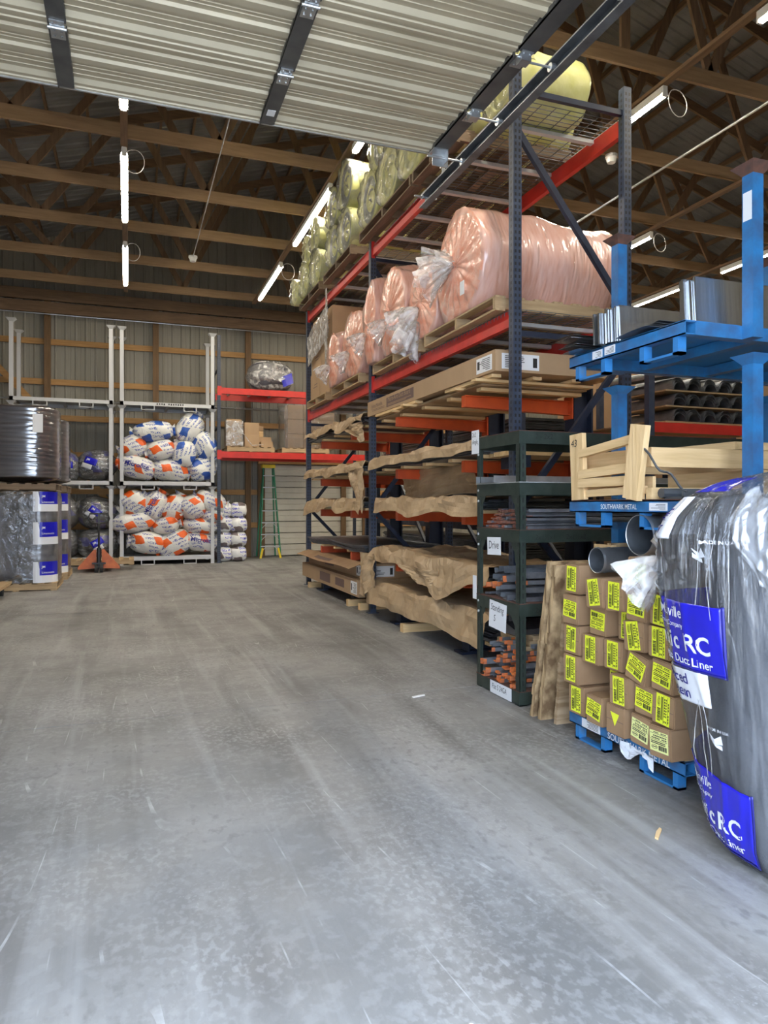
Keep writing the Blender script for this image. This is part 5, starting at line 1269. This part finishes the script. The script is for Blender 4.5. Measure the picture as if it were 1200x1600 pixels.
for (lb, x0, x1_, y0, z0, z1_) in (('tall wrapped carton, leftmost on the back rack', 2.22, 2.58, 17.3, 0, .66), ('carton with scribbled marks, lower of the pair on the back rack', 2.66, 3.02, 17.35, 0, .31), ('carton, upper of the pair on the back rack', 2.66, 3.02, 17.37, .312, .60),
        ('small pale carton behind the pair on the back rack', 3.03, 3.18, 17.7, .44, .56), ('low brown carton right of the pair on the back rack', 3.05, 3.36, 17.6, 0, .28), ('small white carton in front on the left back pallet', 3.05, 3.34, 17.3, 0, .14)):
    carton(lb, x0, x1_, y0, y0 + .4, bz + z0, bz + z1_, mark=None, tape=True, mat=CARD)
tag(box('wood_block', PINE[0], None, 3.03, 3.18, 17.72, 18.08, bz, bz + .438), 'pale wood stand under the small pale carton on the back rack', 'wood')
for j in range(3):
    for i in range(3):
        carton('carton in the wrapped stack on the back rack, %s layer, %s' % (rowsn[j], ('left', 'middle', 'right')[i]), 3.72 + i * .40, 4.11 + i * .40, 17.32, 17.72, bz + j * .36, bz + j * .36 + .355, group='wrapped carton stack on the back rack')
wrp = thing('stretch_wrap', 'clear stretch film around the cartons on the back rack', 'plastic wrap', (4.3, 17.6, bz))
MB().grid(lambda u, v: (4.28 + .70 * math.copysign(abs(math.cos(6.283 * u)) ** .25, math.cos(6.283 * u)) + .02 * nz(u * 20, v * 6), 17.60 + .34 * math.copysign(abs(math.sin(6.283 * u)) ** .25, math.sin(6.283 * u)), bz + .01 + 1.08 * v), 48, 14, cu=True).build('film', FILM2, wrp, smooth=True)
wrp2 = thing('stretch_wrap', 'crumpled clear film over the leftmost tall carton on the back rack', 'plastic wrap', (2.4, 17.28, bz))
MB().sheet(lambda u, v: (2.2 + .42 * u, 17.275 - .02 * abs(nz(u * 9, v * 9)) , bz + .62 * (1 - v * .98)), 14, 18, .001).build('film', FILMN, wrp2, smooth=True)
MB().tube([(2.42, 17.25, bz + .62), (2.55, 17.24, bz + .4), (2.75, 17.22, bz + .12), (2.82, 17.2, bz + .03), (3.1, 17.2, bz + .06)], .012, 5).build('twisted_strand', FILMN, wrp2)
# dark roll on the back rack top
t = thing('insulation_bag', 'dark grey roll in crinkled clear plastic with a blue tag, atop the back red rack', 'bag', (3.35, 17.75, 4.20 + .37))
b_ = blob(.56, .40, .38, 3, .06, 48, 26, sq=.7).build('roll_core', M('slate_core', (.09, .09, .11), (.05, .05, .06), 4, .5), t, local=True, smooth=True); b_.rotation_euler = (0, 0, 0)
MB().grid(lambda u, v: (.58 * math.sin(math.pi * (v - .5)) * (1 + .04 * nz(u * 12, v * 9)), -.44 * math.cos(math.pi * (v - .5)) ** .7 * math.cos(6.283 * u) * (1 + .05 * math.sin(u * 60)), .40 * math.cos(math.pi * (v - .5)) ** .7 * math.sin(6.283 * u) * (1 + .05 * math.sin(u * 60))), 90, 20, cu=True).build('clear_bag', FILMN, t, local=True, smooth=True)
MB().sheet(lambda u, v: (.20 + .26 * u + .05 * v, -.45 - .02 * math.sin(u * 4), -.05 - .25 * v + .12 * u), 6, 6, .003).build('blue_tag', BLUEL, t, local=True)
tuft(t, (3.42, 17.33, 4.62), (.1, -1, 0), .16, .14, 8.3)

# ------------------------------------------------------------------ step ladder
ld = thing('step_ladder', 'green fibreglass step ladder with yellow feet before the rear door', 'ladder', (3.45, 18.4, 0))
LZ = 2.38
for s in (-1, 1):
    MB().bar((3.455 + s * .265, 18.22, .02), (3.455 + s * .13, 18.50, LZ), .035, .07, up=(0, 1, 0)).build('front_rail', LADG, ld)
    MB().bar((3.455 + s * .25, 18.86, .02), (3.455 + s * .12, 18.58, LZ - .05), .03, .05, up=(0, 1, 0)).build('rear_rail', LADG, ld)
    MB().bar((3.455 + s * .262, 18.21, 0), (3.455 + s * .20, 18.21, .26), .05, .05, up=(0, 1, 0)).build('foot', YPL, ld)
for k in range(1, 8):
    z = .305 * k; w = .265 - .135 * z / LZ; y = 18.22 + .28 * z / LZ
    MB().b(3.455 - w, 3.455 + w, y - .045, y + .045, z - .012, z + .012).build('step', ALU, ld)
    if k in (1, 2, 3):
        for s in (-1, 1): MB().bar((3.455 + s * (w - .01), y - .04, z - .14), (3.455 + s * (w - .14), y - .04, z - .01), .012, .012).build('step_brace', ALU, ld)
MB().b(3.455 - .17, 3.455 + .17, 18.42, 18.66, LZ - .04, LZ + .045).build('top_cap', YPL, ld)

# ------------------------------------------------------------------ pallet jack
pj = thing('pallet_jack', 'orange pallet jack with black handle at the back of the aisle', 'pallet jack', (-.56, 15.7, 0))
jx, jy = -.56, 15.7
for s in (-1, 1): MB().prism([(jx + s * .06, .08), (jx + s * .40, .06), (jx + s * .40, .11), (jx + s * .1, .46), (jx + s * .05, .46)], 1, jy - .03, jy + .04).build('side_plate', M('jack_orange%d' % s, (.62, .17, .05), (.5, .12, .04), 9, .5), pj)
for s in (-1, 1): MB().b(jx + s * .18 - .08, jx + s * .18 + .08, jy + .04, jy + 1.2, .07, .12).build('fork', ORANGE, pj)
m = MB(); m.cyl((jx, jy - .06, .1), (jx, jy - .06, .50), .045, 12); m.cyl((jx, jy - .06, .5), (jx, jy - .10, 1.05), .022, 10)
m.build('pump_mast', BLKP, pj)
m = MB(); m.tube([(jx, jy - .10, 1.0), (jx - .17, jy - .10, 1.02), (jx - .2, jy - .1, 1.1), (jx - .17, jy - .1, 1.2), (jx + .17, jy - .1, 1.2), (jx + .2, jy - .1, 1.1), (jx + .17, jy - .1, 1.02), (jx, jy - .1, 1.0)], .018, 7); m.b(jx - .02, jx + .02, jy - .12, jy - .08, 1.0, 1.2); m.build('handle', BLKP, pj)
for s in (-1, 1):
    MB().cyl((jx + s * .05 - .03, jy - .11, .09), (jx + s * .05 + .03, jy - .11, .09), .09, 20).cyl((jx + s * .05 - .032, jy - .11, .09), (jx + s * .05 + .032, jy - .11, .09), .04, 12).build('wheel', RUB, pj)
m = MB(); m.b(jx - .13, jx + .13, jy - .13, jy - .02, .17, .2); m.build('wheel_yoke', BLKP, pj)
ps = pallet('flat pale pallet resting on the pallet jack forks', jx + .0, jy + .62, .122, 1.36, 1.0, h=.1)
pass
# ------------------------------------------------------------------ wrapped stacks at left
def wrapped_stack(idx, x0, x1, y0, y1, lab_u, lab_l):
    pallet('wooden pallet under the %s' % lab_l, (x0 + x1) / 2, (y0 + y1) / 2, 0, x1 - x0 - .0, y1 - y0, group='pallets under the wrapped rolls')
    for lv, (z0, z1, lab) in enumerate(((.128, 1.60, lab_l), (1.745, 3.03, lab_u))):
        t = thing('wrapped_rolls', lab, 'roll stack', ((x0 + x1) / 2, (y0 + y1) / 2, z0))
        w, d = (x1 - x0) / 2, (y1 - y0) / 2; h = z1 - z0
        # four rolls per pallet
        for i, (sx, sy) in enumerate(((-1, -1), (1, -1), (-1, 1), (1, 1))):
            r = w * .49
            if lv: continue
            def f(u, v, i=i):
                a = 6.283 * u; rr = r * (1 + .02 * nz(math.cos(a) * 3 + i, math.sin(a) * 3, v * 6)); k = min(1, v * 14, (1 - v) * 14); k = max(0, k) ** .5
                return (sx * w * .5 + math.cos(a) * rr * k, sy * d * .5 + math.sin(a) * rr * k * d / w, h * .99 * v + .004)
            MB().grid(f, 28, 26, cu=True).build('roll', WRAPD if lv else M_LOWR, t, local=True, smooth=True)
        if lv == 1: # heavy stretch wrap
            def g(u, v):
                a = 6.283 * u; c, s = math.cos(a), math.sin(a); e = .60
                k = 1.0 + .006 * nz(c * 4, s * 4, v * 30) + .002 * math.sin(v * 110 + c * 3)
                q = max(0, min(1, v * 16, (1 - v) * 16)) ** .4
                return (w * k * q * math.copysign(abs(c) ** e, c), d * k * q * math.copysign(abs(s) ** e, s), .004 + h * v)
            MB().grid(g, 96, 90, cu=True).build('roll_block', WRAPD, t, local=True, smooth=True)
            for (xx, ww) in ((-.34, .1), (.32, .15)):
                MB().b(xx - ww / 2, xx + ww / 2, -d * 1.022 - .020, -d * 1.022 - .018, h * .62, h * .85).build('shipping_label', WHITE, t, local=True)
            MB().b(-w * .98, -w * .72, -d * 1.022 - .020, -d * 1.022 - .018, h * .3, h * .62).build('blue_label', NAVYL, t, local=True)
        else:
            def g(u, v):
                a = 6.283 * u; c, s = math.cos(a), math.sin(a); e = .5
                k = 1.01 + .02 * nz(c * 4, s * 4, v * 5) - .05 * max(0, v - .93) * 10
                return (w * k * math.copysign(abs(c) ** e, c), d * k * math.copysign(abs(s) ** e, s), .004 + h * v)
            MB().grid(g, 72, 40, cu=True).build('clear_bag', FILM, t, local=True, smooth=True)
            for (sx, sy, a0) in ((.5, -1, -90),):
                for (z_, hh) in ((h * .86, .2), (h * .50, .24), (h * .08, .22)):
                    def lf(u, v, z_=z_, hh=hh, m_=0):
                        a = R(-82 + 62 * u); r = w * .49 + .014
                        return (w * .5 + math.cos(a) * r, -d * .5 + math.sin(a) * r * d / w - .0, z_ + hh * v)
                    MB().sheet(lf, 8, 3, .002).build('blue_label', BLUEL, t, local=True)
                    def lf2(u, v, z_=z_, hh=hh):
                        a = R(-100 + 85 * u); r = w * .49 + .011
                        return (w * .5 + math.cos(a) * r, -d * .5 + math.sin(a) * r * d / w, z_ - .12 + (.12 + hh * (1 if u < .2 else 0)) * v)
                    MB().sheet(lf2, 12, 3, .002).build('white_label', WHITEL, t, local=True)
                    def tf(a_, b_, z_=z_, hh=hh):
                        a = R(-76) + a_ / .3; r = w * .49 + .019; return (w * .5 + math.cos(a) * r, -d * .5 + math.sin(a) * r * d / w, z_ + hh * .55 + b_)
                    text('JM', .05, 'lettering', WHITEL, t, fn=tf, bold=.01, local=True)
                    text('Linacoustic', .045, 'lettering', WHITEL, t, fn=lambda a_, b_, q=tf: q(a_, b_ - .09), bold=.01, local=True)
    return t
M_LOWR = M('bagged_dark_roll', (.09, .09, .10), (.16, .155, .16), 5, .35, bump=.35, bscale=4, st=(.4, .4, 2.2), coat=.9)
FILM_H = film('heavy_stretch_wrap', tint=(.62, .60, .62), op=.07, scale=4, st=(.3, .3, 4))
wrapped_stack(0, -2.28, -1.08, 12.6, 13.8, 'upper wrapped block of dark rolls at left, with white tags', 'lower bagged dark rolls with blue labels, front stack at left')
pallet('thin pallet between the upper and lower wrapped rolls, front stack', -1.68, 13.2, 1.61, 1.16, 1.16, h=.12, old=True)
wrapped_stack(1, -2.25, -1.05, 14.3, 15.5, 'upper wrapped block of dark rolls, second stack behind', 'lower bagged dark rolls, second stack behind the front one')
pallet('thin pallet between the upper and lower wrapped rolls, second stack', -1.65, 14.9, 1.61, 1.16, 1.16, h=.12, old=True)
# green cart at the left edge
gc = thing('platform_cart', 'green platform cart handle with black wheel at the left picture edge', 'cart', (-1.95, 11.0, 0))
MB().tube([(-1.70, 11.0, .2), (-1.70, 11.0, .75), (-1.705, 11.0, .85), (-1.74, 11.0, .93), (-1.80, 11.0, .96), (-2.30, 11.0, .96)], .018, 8).build('handle', LADG, gc)
MB().b(-2.4, -1.68, 10.95, 12.2, .17, .21).build('deck', PALW[0], gc)
MB().b(-2.4, -1.66, 10.94, 10.98, .14, .22).build('front_rim', LADG, gc)
for (x, y) in ((-1.80, 11.1), (-2.3, 11.1), (-1.8, 12.05), (-2.3, 12.05)): MB().cyl((x - .025, y, .075), (x + .025, y, .075), .075, 16).build('wheel', RUB, gc);
